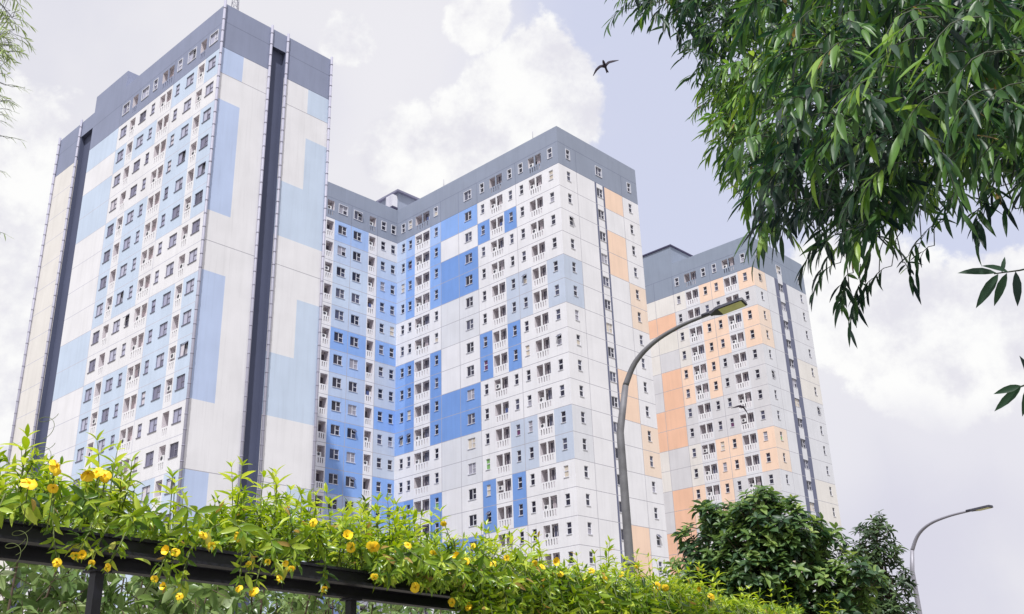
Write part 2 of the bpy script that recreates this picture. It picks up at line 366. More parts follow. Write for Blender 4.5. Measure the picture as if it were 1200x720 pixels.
class Tower:
    def __init__(s, name, corner, yaw, cap, label, seed, fm, gls, capmat, name_pale=False):
        s.root = empty(name, (corner[0], corner[1], 0), math.pi/2 - yaw)
        s.capz = cap; s.rn = random.Random(seed); s.pale = name_pale; s.fm = fm; s.gls = gls; s.capmat = capmat
        s.M = Matrix.Translation((corner[0], corner[1], 0)) @ Matrix.Rotation(math.pi/2-yaw, 4, 'Z')
        s.wins = []; s.bals = []; s.cache = {}
        tag(s.root, label, 'apartment tower', 'apartment towers')
    def face(s, side, x0, y0, umax, cols, vlines, colfn, parts, top=1.7, rows=21, jointskip=()):
        """one facade: a grid of painted cells with real openings. side 'L' runs along +y, 'R' along +x from (x0,y0), 'W' along -x"""
        P = {'L': lambda u, d, z: (x0+d, y0+u, z), 'R': lambda u, d, z: (x0+u, y0+d, z), 'W': lambda u, d, z: (x0-u, y0+d, z)}[side]
        mb = MB(); br = {0.0, umax}
        for c in cols: br.update((c[1], c[2]))
        for u in parts: br.add(u)
        for u in vlines: br.update((u-.035, u+.035))
        br = sorted(b for b in br if 0 <= b <= umax); br = [b for i, b in enumerate(br) if i == 0 or b-br[i-1] > .012]
        def quad(u0, u1, z0, z1, m): mb.face([P(u0, 0, z0), P(u1, 0, z0), P(u1, 0, z1), P(u0, 0, z1)], wm[m])
        zc = s.capz
        for u0, u1 in zip(br, br[1:]):
            um = (u0+u1)/2
            col = next((c for c in cols if c[1] <= um <= c[2]), None)
            vj = any(abs(um-v) < .036 for v in vlines)
            for r in range(-1, rows+1):
                cell = s.capmat if r < 0 else colfn(um, r)
                zt = zc-FL*r; zb = zt-FL
                if col and col[0] == 'G':
                    continue
                if r == rows: zb = 0.0
                jm = 'jointcap' if r <= 0 else ('joint' if not s.pale or (side == 'R' and r in (1, 7, 14)) else cell if side == 'R' else 'jointA')
                if vj and cell != s.capmat: cell = 'jointA' if s.pale else 'joint'
                if vj and r < 0: cell = 'jointcap'
                quad(u0, u1, zt-.07, zt, jm if um not in jointskip else cell)
                op = None
                if col and r < rows and col[0] != 'G':
                    t = col[0]
                    op = (.19, .60) if t in 'WN' else (.22, .62) if t == 'S' else (.15, .90)
                    if len(col) > 3 and col[3] and r in col[3]: op = None
                if op is None: quad(u0, u1, zb, zt-.07, cell)
                else:
                    a, b = zt-FL*op[0], zt-FL*op[1]
                    quad(u0, u1, a, zt-.07, cell); quad(u0, u1, zb, b, cell)
                    if col[0] in ('W', 'N', 'S'):
                        d = .12; m = wm[cell]
                        mb.face([P(u0, 0, a), P(u1, 0, a), P(u1, d, a), P(u0, d, a)], m); mb.face([P(u0, 0, b), P(u1, 0, b), P(u1, d, b), P(u0, d, b)], m)
                        for u in (u0, u1): mb.face([P(u, 0, a), P(u, d, a), P(u, d, b), P(u, 0, b)], m)
            quad(u0, u1, zc+FL, zc+FL*top, s.capmat)
        for c in cols:
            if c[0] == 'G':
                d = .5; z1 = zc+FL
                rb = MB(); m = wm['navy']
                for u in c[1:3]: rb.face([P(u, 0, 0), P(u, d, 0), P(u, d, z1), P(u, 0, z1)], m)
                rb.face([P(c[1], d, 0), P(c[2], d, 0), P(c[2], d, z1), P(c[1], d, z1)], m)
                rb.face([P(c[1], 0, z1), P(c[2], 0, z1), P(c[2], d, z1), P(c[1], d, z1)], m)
                rb.build('recess', s.root)
                continue
            for r in range(-1, rows):
                if len(c) > 3 and c[3] and r in c[3]: continue
                t = c[0]; um = (c[1]+c[2])/2; w = c[2]-c[1]
                if t in 'WNS':
                    z = zc-FL*r - FL*(.22 if t == 'S' else .19); h = FL*(.40 if t == 'S' else .41)
                    s.wins.append((P(um, 0, z), side, t, round(w, 3), round(h, 3), r))
                else:
                    z = zc-FL*r
                    s.bals.append((P(um, 0, z), side, t, round(w, 3), r))
        return mb.build('wall', s.root)
    def finish(s):
        rzs = {'L': -math.pi/2, 'R': 0.0, 'W': 0.0}
        def vis(p):
            q = s.M @ Vector(p); x, y = proj(q)
            return 0 < x < 1200 and 0 < y < 690, (Vector(q)-Vector(CAM)).length
        def order(lst):
            k = [(0 if vis(e[0])[0] else 1, vis(e[0])[1]) for e in lst]
            return [lst[i] for i in sorted(range(len(lst)), key=lambda i: k[i])]
        rn = s.rn
        rest = MB(); restb = MB()
        def merge(mb, me, mat):
            base = len(mb.v)
            mb.v.extend([tuple(mat @ v.co) for v in me.vertices])
            ms = [mb.slot(m) for m in me.materials]
            for p in me.polygons:
                mb.f.append(tuple(base+i for i in p.vertices)); mb.m.append(ms[p.material_index]); mb.smooth.append(False)
        for i, (p, side, t, w, h, r) in enumerate(order(s.wins)):
            v = rn.random(); gi = rn.choices(range(len(s.gls)), weights=[8, 6, 5, 2.4, 1.3, .35, .15][:len(s.gls)])[0]
            gj = gi if rn.random() < .6 else rn.randrange(3)
            op = v < .06 and t != 'S'
            key = (t, w, h, gi, gj, op, r < 0)
            if key not in s.cache:
                fr = frameW if r < 0 else s.fm
                s.cache[key] = window_meshes(w, h, 'W' if t in 'WS' else 'N', fr, [s.gls[gi], s.gls[gj]], op, frameW if r < 0 else None)
            fm_, pm_ = s.cache[key]
            if i < 100:
                o = add_obj('window', fm_, s.root, p, rzs[side]); add_obj('pane', pm_, o)
            else:
                mat = Matrix.Translation(p) @ Matrix.Rotation(rzs[side], 4, 'Z')
                merge(rest, fm_, mat); merge(rest, pm_, mat)
        if rest.v: tag(rest.build('windows', s.root), kind='stuff')
        for i, (p, side, t, w, r) in enumerate(order(s.bals)):
            va = rn.choices(range(5), weights=[5, 2.2, .5, 1.5, 1.2])[0]
            key = (t, w, va, r < 0)
            if key not in s.cache: s.cache[key] = balcony_meshes(w, t == 'BB', wm[s.capmat] if r < 0 else wm['white'], va, s.pale)
            a, b, c, d = s.cache[key]
            if i < 100:
                o = add_obj('balcony', a, s.root, p, rzs[side]); add_obj('parapet', b, o); add_obj('door', c, o)
                if d: add_obj('air_conditioner', d, o)
            else:
                mat = Matrix.Translation(p) @ Matrix.Rotation(rzs[side], 4, 'Z')
                for q in (a, b, c, d):
                    if q: merge(restb, q, mat)
        if restb.v: tag(restb.build('balconies', s.root), kind='stuff')
    def pipe(s, x, y, ztop, r=.135):
        mb = MB(); mb.tube([(x, y, 0), (x, y, ztop)], r, pipe_m, 10)
        z = 1.0
        while z < ztop:
            mb.tube([(x, y, z), (x, y, z+.09)], r+.02, bracket_m, 10); z += 1.35
        mb.build('downpipe', s.root)

YA, YB = rad(42.0018), rad(43.25)
def corner(d, azd): return (d*math.sin(rad(azd)), d*math.cos(rad(azd)))

# --- left tower: white and pale blue
A = Tower('apartment_tower', corner(86.5, -18.57), YA, 64.19, 'tall white and pale blue apartment tower with dark navy vertical grooves and pale corner downpipes', 3, frameA, glA, 'capR', True)
def colA(u, r):
    q = r % 6
    if u > 30.2: return 'cream'
    if u > 20.4: return 'white' if r in (1, 4, 5, 6, 7, 10, 11, 12, 13, 16, 17, 18, 19) else 'lblue'
    if 2.85 < u < 4.3 or 9.05 < u < 11.65 or 16.4 < u < 17.95: return 'white'
    if u < 9.1: return 'white' if (r == 1 or q in (0, 1) and r > 0) else 'lblue'
    return 'lblue' if (r == 1 or q in (4, 5, 0, 1) and 4 <= r) else 'white'
def colAR(u, r):
    q = r % 6
    if u < 2.5: return 'white' if (r == 1 or q in (0, 1) and r > 0) else 'lblue2'
    if u < 7.5: return 'white'
    if q in (4, 5): return 'lblue'
    if u > 10.38 and (r == 0 or q in (2, 3)): return 'lblue'
    return 'white'
colsA = [('W', .95, 2.35), ('nb', 3.02, 4.1), ('W', 4.95, 6.35), ('N', 7.6, 8.35), ('BB', 9.2, 11.5), ('N', 12.5, 13.25), ('W', 14.3, 15.7), ('nb', 16.62, 17.75), ('W', 18.45, 19.85), ('G', 27.2, 30.05)]
none_m1 = {-1}
A.face('L', 0, 0, 35.8, colsA, [9.0, 20.4], colA, [2.85, 4.3, 9.05, 11.65, 16.4, 17.95, 20.4])
A.face('R', 0, 0, 13.1, [('G', 5.55, 7.3)], [], colAR, [2.5, 10.38])
hb = MB(); T = 64.19+FL*1.7
hb.box((.3, .3, 0), (13.1, 35.8, 64.19+FL*1.45), wm['white'], 'lfb'); 
for a, b in (((.001, .001, 64.3+FL), (.26, 35.799, T-.002)), ((.262, .001, 64.3+FL), (13.099, .26, T-.002)), ((12.84, .262, 64.3+FL), (13.099, 35.799, T-.002)), ((.262, 35.54, 64.3+FL), (12.838, 35.799, T-.002))): hb.box(a, b, wm['capR'], 'b')
hb.build('roof', A.root)
pb = MB(); pb.box((.003, 20.0, T), (6.5, 27.3, 64.19+FL*2.41), wm['capR'], 'b'); pb.build('penthouse', A.root)
for x, y in ((-.17, -.17), (5.43, -.15), (7.42, -.15), (13.1, -.15), (-.15, 30.2), (-.15, 35.8)): A.pipe(x, y, T+.25)
A.finish()

# --- middle tower: L plan, bright blue wing side and peach end wall
B = Tower('apartment_tower', corner(105.9, 3.303), YB, 63.77, 'L-shaped white apartment tower with bright blue inner corner, grey-blue patches and slate roof band', 5, frameB, glB, 'cap')
def colB(u, r):
    if 2.55 < u < 5.1 or 9.15 < u < 11.75 or 22.9 < u < 26.0: return 'white'
    q = r % 6
    if u < 2.6: return 'gblue' if q in (4, 5) else 'white'
    if u < 7.1: return 'gblue' if q in (4, 5) else 'white'
    if u < 9.2: return 'bright' if r == 1 or (q in (0, 1) and r > 1) else 'gblue' if q in (4, 5) else 'white'
    if u < 13.9: return 'bright' if r == 1 or (q in (0, 1) and r > 1) else 'white'
    if u < 20.8:
        if r == 0: return 'mid'
        return 'bright' if q in (2, 3) else 'white2' if q in (4, 5) else 'white'
    if u < 22.9:
        if r < 4: return 'sky' if r == 0 else 'mid'
        return 'bright' if r in (6, 7, 8, 9, 12, 13, 14, 15, 18, 19, 20) else 'white'
    if r < 4: return ('mid' if r != 0 else 'sky') if u < 27.75 else 'pale'
    if q in (0, 1, 2, 3): return 'bright' if u < 27.75 else 'mid'
    return 'white'
def colBW(u, r):
    if 3.55 < u < 5.05 or u > 10.55: return 'white'
    if u < 3.6: return ['white2', 'pale', 'sky', 'sky', 'pale', 'mid', 'gblue', 'gblue', 'mid', 'gblue', 'gblue', 'mid', 'mid', 'gblue', 'pale', 'mid'][r % 16]
    return ['sky', 'pale', 'lblue', 'lblue', 'pale', 'mid', 'sky', 'pale', 'sky', 'mid', 'mid', 'mid', 'pale', 'pale', 'sky', 'mid'][r % 16]
def colBR(u, r):
    q = r % 6
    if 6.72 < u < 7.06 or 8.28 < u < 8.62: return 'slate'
    if u < 3.3: return ('gblue' if r < 6 else 'white2') if q in (4, 5) else 'white'
    if u < 8.5: return 'white'
    if u < 12.25: return 'peach' if r == 0 or (q in (2, 3)) else 'white'
    return 'peach2' if q in (4, 5) else 'white'
B.face('L', 0, 0, 29.66, [('N', .95, 1.6), ('BB', 2.75, 4.87), ('N', 5.85, 6.47), ('N', 7.75, 8.36), ('BB', 9.4, 11.6), ('N', 12.65, 13.28), ('W', 15.0, 16.25), ('N', 21.4, 22.05), ('BB', 23.05, 25.85), ('N', 26.6, 27.25), ('N', 28.05, 28.7)],
       [7.1, 13.9, 17.4, 20.8], colB, [2.6, 5.05, 9.2, 11.75, 22.9, 25.97, 27.75])
B.face('R', 0, 0, 15.55, [('N', 1.5, 2.15), ('S', 7.1, 8.24), ('N', 13.5, 14.15)], [3.3, 12.25], colBR, [6.72, 7.06, 8.28, 8.62])
B.face('W', 0, 29.66, 16.0, [('N', .35, 1.05), ('N', 2.08, 2.8), ('nb', 3.8, 4.88), ('W', 6.2, 7.5), ('W', 8.65, 10.0), ('nb', 10.75, 11.85)], [7.9, 3.5], colBW, [3.6, 5.0, 10.6])
hb = MB(); T = 63.77+FL*1.66; hz = 63.77+FL*1.4
hb.box((.3, .3, 0), (15.55, 29.66, hz), wm['white'], 'lfbk'); hb.box((-16, 29.96, 0), (15.55, 44, hz), wm['white'], 'fb')
TT = 63.77+FL*1.7
for a, b in (((.001, .001, 63.9+FL), (.26, 29.659, TT-.002)), ((.262, .001, 63.9+FL), (15.549, .26, TT-.002)), ((-16, 29.661, 63.9+FL), (.0, 29.9, TT-.002)), ((15.29, .262, 63.9+FL), (15.549, 43.9, TT-.002))): hb.box(a, b, wm['cap'], 'b')
hb.build('roof', B.root)
pb = MB(); zt = 63.77+FL*2.62
pb.box((.003, 29.67, TT), (6.0, 36.5, zt), wm['cap'], 'b'); pb.build('penthouse', B.root)
pb = MB(); pb.box((-.45, 29.2, zt+.002), (6.4, 36.9, zt+.3), flat_mat('roof_slab', (112, 112, 134)))
pb.build('roof_slab', B.root)
pb = MB(); pb.box((-.9, 29.75, zt-2.3), (.0, 31.2, zt-.45), frameW); pb.box((-.95, 29.7, zt-2.62), (.0, 31.25, zt-2.302), dark_m)
for k in range(5): pb.box((-.93, 29.85+k*.28, zt-2.2), (-.9, 29.92+k*.28, zt-.55), bracket_m)
pb.build('vent_box', B.root)
for u in (4.0, 20.3):
    mb = MB(); mb.tube([(.13, u, TT), (.13, u, TT+1.1)], .03, bracket_m, 5); mb.build('lightning_rod', B.root)
B.finish()

# --- far tower: white and orange
C = Tower('apartment_tower', corner(139.8, 14.6), YB, 62.72, 'farther white apartment tower with peach and orange patches, right of the others behind trees', 9, frameB, glB, 'capC')
def colC(u, r):
    if 2.55 < u < 5.15 or 9.4 < u < 12.0: return 'white2'
    q = r % 6
    if u < 2.6: return 'peach' if r == 0 or q in (2, 3) else 'grey'
    if u < 7.3: return 'peach' if r == 0 or q in (2, 3) else 'grey'
    if u < 9.5: return 'peach' if r == 0 or q in (2, 3, 4, 5) else 'grey'
    if u < 14.05: return 'cream' if r == 0 or q in (2, 3) else 'peach' if q in (4, 5) else 'grey'
    if u < 17.6:
        if r == 0: return 'cream'
        return 'orange' if r == 1 or q in (4, 5, 0, 1) else ('cream2' if r == 2 else 'grey')
    if r == 0: return 'cream'
    return 'orange' if q in (0, 1) or r == 1 else 'cream' if q in (2, 3) else 'grey'
def colCR(u, r):
    q = r % 6
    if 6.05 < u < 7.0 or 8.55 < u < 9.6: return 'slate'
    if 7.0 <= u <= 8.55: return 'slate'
    if u < 3.4: return 'peach2' if r == 0 or q in (2, 3) else 'white2'
    if u < 6.1: return 'white2'
    return 'cream' if q in (4, 5) else 'white2'
C.face('L', 0, 0, 30, [('N', 1.12, 1.75), ('BB', 2.87, 5.0), ('N', 6.1, 6.7), ('N', 8.05, 8.66), ('BB', 9.65, 11.82), ('N', 12.9, 13.52)], [7.3, 14.05, 17.6], colC, [2.6, 5.1, 9.45, 11.95])
C.face('R', 0, 0, 15.65, [('N', 1.5, 2.12), ('S', 7.1, 8.4), ('N', 13.65, 14.3)], [3.4], colCR, [6.05, 7.0, 8.5, 9.6, 12.2])
for r in range(-1, 21):
    z = 62.72-FL*r; sp = MB()
    sp.box((7.1, -.05, z-FL*.98), (8.4, -.003, z-FL*.66), wm['white2'])
    if r < 20: sp.box((7.1, -.05, z-FL-FL*.22+.05), (8.4, -.003, z-FL*.98), wm['white2'], 't')
    sp.build('stair_panel', C.root)
hb = MB(); hb.box((.3, .3, 0), (15.65, 30, 62.72+FL*1.4), wm['white2'], 'lfb'); TT = 62.72+FL*1.7
for a, b in (((.001, .001, 62.9+FL), (.26, 29.9, TT-.002)), ((.262, .001, 62.9+FL), (15.649, .26, TT-.002)), ((15.39, .262, 62.9+FL), (15.649, 29.9, TT-.002))): hb.box(a, b, wm['capC'], 'b')
hb.build('roof', C.root)
pb = MB(); pb.box((.003, 13.81, TT), (8, 30, 62.72+FL*2.72), wm['capC'], 'b'); pb.box((-.15, 13.6, 62.72+FL*2.72+.002), (8.2, 30.2, 62.72+FL*2.72+.25), dark_m)
pb.build('penthouse', C.root)
C.finish()

# antenna on the left tower's roof
an = empty('roof_antenna', tuple(A.M @ Vector((2.4, 2.2, 64.19+FL*1.45))))
steel = flat_mat('galvanised_steel', (170, 170, 180), rough=.4, metal=.6)
mb = MB()
for dx, dy in ((-.35, -.3), (.35, -.3), (0, .4)):
    mb.tube([(dx*1.3, dy*1.3, 0), (dx*.5, dy*.5, 9)], .045, steel, 6)
for k in range(12):
    z = .4+k*.72; s = 1.3-.8*z/9
    p = [(-.35*s, -.3*s, z), (.35*s, -.3*s, z), (0, .4*s, z)]
    s2 = 1.3-.8*(z+.7)/9; p2 = [(-.35*s2, -.3*s2, z+.7), (.35*s2, -.3*s2, z+.7), (0, .4*s2, z+.7)]
    for i in range(3):
        mb.tube([p[i], p[(i+1) % 3]], .022, steel, 5); mb.tube([p[i], p2[(i+1) % 3]], .02, steel, 5)
mb.build('mast', an)
for z, dx in ((4.3, .62), (6.3, .5)):
    d = MB(); n = 16
    for ring in range(3):
        r0, r1 = ring*.17, (ring+1)*.17
        for j in range(n):
            a0, a1 = 2*math.pi*j/n, 2*math.pi*(j+1)/n
            f = lambda r, a: (dx+.1+r*math.cos(a)*.8, -.2-(.25-r*r*.9)*.0-.6*r*math.cos(a)*.7-.1, z+r*math.sin(a))
            d.face([f(r0, a0), f(r1, a0), f(r1, a1), f(r0, a1)], flat_mat('dish_white', (224, 224, 230)), True)
    d.tube([(dx*.4, -.1, z), (dx+.1, -.28, z)], .04, steel, 6); d.build('dish', an)
tag(an, 'thin lattice antenna mast with dishes on the roof of the left tower', 'antenna')

# ------------------------------------------------------------------ leaf machinery
LT = [(0, 0, 0)]
for _t, _w in ((.16, .62), (.36, 1.0), (.6, .93), (.82, .52)): LT += [(_t, -_w, abs(_w)), (_t, 0, 0), (_t, _w, abs(_w))]
LT = np.array(LT+[(1, 0, 0)], float)
LF = [(0, 1, 2), (0, 2, 3)]
for _k in range(3): _a = 1+_k*3; LF += [(_a, _a+3, _a+4, _a+1), (_a+1, _a+4, _a+5, _a+2)]
LF += [(10, 13, 11), (11, 13, 12)]
def norm(a): return a/np.maximum(np.linalg.norm(a, axis=-1, keepdims=True), 1e-9)
class Leaves:
    def __init__(s): s.P = []; s.D = []; s.N = []; s.L = []; s.W = []; s.B = []; s.T = []
    def add(s, p, d, n, L, W, bend=.15, tone=None):
        s.P.append(p); s.D.append(d); s.N.append(n); s.L.append(L); s.W.append(W); s.B.append(bend); s.T.append(rnd.random() if tone is None else tone)
    def build(s, name, mat, parent=None, origin=(0, 0, 0), fold=.22):
        P = np.array(s.P)-np.array(origin); D = norm(np.array(s.D)); N = np.array(s.N); N = norm(N - D*(N*D).sum(1, keepdims=True)); S = np.cross(D, N)
        L = np.array(s.L)[:, None, None]; W = np.array(s.W)[:, None, None]; Bd = np.array(s.B)[:, None, None]
        t = LT[None, :, 0:1]; sd = LT[None, :, 1:2]; rg = LT[None, :, 2:3]
        V = P[:, None]+D[:, None]*t*L + S[:, None]*sd*W*.5 + N[:, None]*(rg*W*fold - Bd*t*t*L)
        n = len(P); V = V.reshape(-1, 3)
        loops = []; starts = []; tot = []; c = 0
        for f in LF: loops += list(f); starts.append(c); tot.append(len(f)); c += len(f)
        loops = np.array(loops); starts = np.array(starts); tot = np.array(tot)
        LI = (loops[None]+np.arange(n)[:, None]*len(LT)).ravel().astype(np.int32)
        LS = (starts[None]+np.arange(n)[:, None]*len(loops)).ravel().astype(np.int32)
        me = bpy.data.meshes.new(name)
        me.vertices.add(len(V)); me.vertices.foreach_set('co', V.ravel().astype(np.float32))
        me.loops.add(len(LI)); me.loops.foreach_set('vertex_index', LI)
        me.polygons.add(len(LS)); me.polygons.foreach_set('loop_start', LS); me.polygons.foreach_set('loop_total', np.tile(tot, n).astype(np.int32))
        me.materials.append(mat)
        me.update(calc_edges=True)
        at = me.attributes.new('tone', 'FLOAT', 'FACE'); at.data.foreach_set('value', np.repeat(np.array(s.T, np.float32), len(LF)))
        me.polygons.foreach_set('use_smooth', np.ones(len(LS), bool))
        return add_obj(name, me, parent)
def uvec():
    while True:
        v = np.array([rnd.uniform(-1, 1) for _ in range(3)]); l = np.linalg.norm(v)
        if .05 < l < 1: return v/l
UPV = np.array([0, 0, 1.0])
bark = flat_mat('bark', (92, 78, 66), rough=.95, vary=.25, scale=8)
vstem = flat_mat('vine_stem', (96, 108, 56), rough=.7, vary=.15, scale=12)

# ------------------------------------------------------------------ pergola
E = np.array([.56, .8285, 0]); E = E/np.linalg.norm(E); Wd = np.array([-E[1], E[0], 0]); Q0 = np.array([-2.58, 5.56, 0])
def perg(sv, w, z): return Q0 + E*sv + Wd*w + np.array([0, 0, z])
black_m = flat_mat('black_steel', (34, 34, 44), rough=.42, spec=.4, vary=.25, scale=7)
prg = empty('pergola', tuple(perg(0, 0, 0)), math.atan2(E[1], E[0]))   # local x along, local y to the left/back
def pbox(a, b, mb, m=black_m): mb.box(a, b, m)
S0, S1 = -3.2, 14.6
def ibeam(y, z0, z1, fl=.11):
    mb = MB(); t = .012
    mb.box((S0, y-fl/2, z1-t*1.5), (S1, y+fl/2, z1), black_m); mb.box((S0, y-fl/2, z0), (S1, y+fl/2, z0+t*1.5), black_m)
    mb.box((S0, y-.01, z0+t*1.5), (S1, y+.01, z1-t*1.5), black_m); return mb
b_ = ibeam(.0, 2.592, 2.695, .09); b_.build('beam', prg)
b_ = ibeam(.3, 2.545, 2.645, .09); b_.build('beam', prg)
def s_of(x, w, z):
    lo, hi = -3.5, 18.0
    for _ in range(40):
        m = (lo+hi)/2
        if proj(perg(m, w, z))[0] < x: lo = m
        else: hi = m
    return (lo+hi)/2
p1, p2 = s_of(112, .3, 2.45), s_of(411, .3, 2.45)
print('posts', p1, p2)
for k in range(-1, 5):
    s_ = p1+k*(p2-p1)
    mb = MB(); mb.box((s_-.03, .27, 0), (s_+.03, .33, 2.528), black_m); mb.box((s_-.06, .24, 2.5285), (s_+.06, .36, 2.543), black_m); mb.build('post', prg)
for k in range(-5, 24):
    mb = MB(); s_ = k*.61+.3; mb.box((s_-.02, .02, 2.703), (s_+.02, 1.1, 2.74), black_m); mb.build('rafter', prg)
mb = MB(); mb.box((p1*2-p2+.045, .28, 2.12), (p1-1.1, .32, 2.17), black_m); mb.build('rail', prg)
tag(prg, 'black painted steel pergola with beams and posts under the yellow flowering vines', 'pergola')

# ------------------------------------------------------------------ yellow-flowered vines on the pergola
vine_leaf = leaf_mat('vine_leaf', [(0, lin(46, 72, 32)), (.3, lin(84, 120, 42)), (.68, lin(142, 170, 54)), (.93, lin(196, 212, 92)), (1, lin(176, 150, 84))], trans=.38, rough=.28)  # darkest tone stands for shaded gaps between leaves, palest for highlights
petal_m, nt, pb_ = new_mat('petal_yellow')
pb_.inputs['Base Color'].default_value = lin(250, 200, 28); pb_.inputs['Roughness'].default_value = .55
_tc = nt.nodes.new('ShaderNodeTexCoord'); _ln = nt.nodes.new('ShaderNodeVectorMath'); _ln.operation = 'LENGTH'; nt.links.new(_tc.outputs['Object'], _ln.inputs[0])
_cr = nt.nodes.new('ShaderNodeValToRGB'); _cr.color_ramp.elements[0].position = .008; _cr.color_ramp.elements[0].color = lin(190, 92, 16)
_cr.color_ramp.elements[1].position = .022; _cr.color_ramp.elements[1].color = lin(255, 216, 36)
nt.links.new(_ln.outputs['Value'], _cr.inputs[0]); nt.links.new(_cr.outputs[0], pb_.inputs['Base Color'])
sil = [(-60, 520), (0, 515), (25, 512), (45, 540), (70, 545), (100, 552), (118, 530), (132, 520), (145, 560), (160, 588), (180, 612), (200, 624), (222, 612), (240, 572), (262, 576), (280, 570), (298, 556), (330, 558), (350, 574), (368, 598), (385, 602), (405, 604), (430, 594), (450, 598), (470, 608), (492, 622), (518, 616), (532, 634), (548, 628), (562, 622), (580, 648), (610, 640), (640, 652), (680, 664), (700, 672), (712, 655), (730, 668), (745, 678), (765, 668), (790, 666), (800, 676), (850, 690), (900, 700), (930, 706), (960, 714), (1010, 724), (1100, 740)]
SX = [a for a, b in sil]; SY = [b for a, b in sil]
def sil_y(x): return float(np.interp(x, SX, SY))+(6 if 60 < x < 560 else 0)+7*math.sin(x*.09)*math.sin(x*.031+1)
def s_at(x):                             # pergola parameter whose near beam lies on picture column x
    lo, hi = -3.2, 16.0
    for _ in range(40):
        m = (lo+hi)/2
        if proj(perg(m, 0, 2.7))[0] < x: lo = m
        else: hi = m
    return (lo+hi)/2
def z_for(x, y, p):                      # height at the plan position p that meets picture row y
    d = math.hypot(p[0], p[1]); return at_d(x, y, d)[2]
class Vine:
    def __init__(s, label):
        s.lv = Leaves(); s.st = MB(); s.root = None; s.label = label; s.fl = []
vines = [Vine('yellow trumpet vine mounded over the left end of the black beam, with tall blossoms'),
         Vine('yellow trumpet vine rising in leafy shoots over the middle of the black beam'),
         Vine('large yellow trumpet vine spilling over the far right end of the pergola')]
def vine_of(x): return vines[0] if x < 185 else vines[1] if x < 400 else vines[2]
def shoot(v, base, tip, nwh, Ls, droop=0.0, tone0=.5):
    base = np.array(base); tip = np.array(tip); mid = (base+tip)/2 + uvec()*.12*np.linalg.norm(tip-base)
    pts = [base*(1-t)**2+mid*2*t*(1-t)+tip*t*t for t in np.linspace(0, 1, 6)]
    v.st.tube(pts, [.006, .0055, .005, .0042, .0035, .002], vstem, 4, cap=False)
    a0 = rnd.random()*6.28
    for k in range(nwh):
        t = (k+1)/nwh; p = base*(1-t)**2+mid*2*t*(1-t)+tip*t*t
        ax = norm((tip-mid)*t+(mid-base)*(1-t)); n = 4 if rnd.random() < .6 else 3; a0 += .75
        e1 = norm(np.cross(ax, uvec())); e2 = np.cross(ax, e1)
        for j in range(n):
            a = a0+j*2*math.pi/n+rnd.gauss(0, .2); rdl = e1*math.cos(a)+e2*math.sin(a)
            el = rnd.gauss(.25+.75*t**3, .22); d = rdl*math.cos(el)+ax*math.sin(el) + np.array([0, 0, -.25-droop])*(1-t*.8)
            L = Ls*rnd.uniform(.72, 1.15)*(.65 if t > .95 else 1)
            v.lv.add(p, d, ax*.9+UPV*.5+uvec()*.25, L, L*rnd.uniform(.24, .32), rnd.uniform(.15, .5), 1.0 if rnd.random() < .012 else min(.93, max(0, rnd.gauss(tone0+.22*(t-.5), .2))))
NSH = 1400
for i in range(NSH):
    sv = -2.6+ (rnd.random()**.92)*16.6
    w = rnd.uniform(-.22, 1.25)
    p = perg(sv, w, 2.74); x, y = proj(p)
    if x < 330 and w < .12: w = rnd.uniform(.12, 1.25); p = perg(sv, w, 2.74); x, y = proj(p)
    if x < -90 or x > 1120: continue
    ty = sil_y(x) + 8
    zt = z_for(x, ty, p)
    hmax = zt-2.74
    if hmax < .08:
        if rnd.random() < .6 or hmax < -.3: continue
        hmax = .12
    h = hmax*(1-rnd.random()**1.6*.8)*rnd.uniform(.9, 1.0)
    lean = np.array([rnd.gauss(0, .16), rnd.gauss(-.03, .16), 0])*min(1, h+.3)
    if 150 < x < 218 and h > .3: continue
    shoot(vine_of(x+rnd.gauss(0, 8)), p + np.array([0, 0, rnd.uniform(0, .12)]), p+lean+np.array([0, 0, h]), max(3, int(h/.085)+2), rnd.uniform(.098, .132), 0, .55)
# tall lone shoots that break the outline
for (x, yt, w) in [(24, 512, .1), (128, 516, .2), (135, 528, .1), (5, 522, .3), (240, 560, .4), (262, 566, .5), (232, 585, .2), (303, 546, .3), (322, 548, .5), (338, 556, .2), (352, 560, .4), (372, 580, .2), (433, 578, .4), (470, 588, .3), (515, 604, .3), (556, 600, .4), (588, 632, .3), (616, 642, .3), (650, 648, .3), (664, 654, .4), (708, 652, .3), (722, 660, .5), (762, 655, .3), (775, 650, .3), (788, 654, .4), (826, 672, .3), (868, 682, .3), (912, 690, .3)]:
    sv = s_at(x); p = perg(sv, w, 2.74); x2, _ = proj(p); zt = z_for(x2, yt, p)
    if zt-2.7 > .1: shoot(vine_of(x), p, p+np.array([rnd.gauss(0, .03), 0, zt-2.74]), max(4, int((zt-2.74)/.13)+2), .135, 0, .75)
for i in range(80):
    x = rnd.uniform(380, 1000); w = rnd.uniform(0, .8); sv = s_at(x); p = perg(sv, w, 2.74); x2, _ = proj(p)
    zt = z_for(x2, sil_y(x2)-rnd.uniform(0, 20), p)
    if zt-2.7 > .15: shoot(vine_of(x), p, p+np.array([rnd.gauss(0, .07), rnd.gauss(0, .05), zt-2.74]), max(4, int((zt-2.74)/.11)+2), .12, 0, .7)
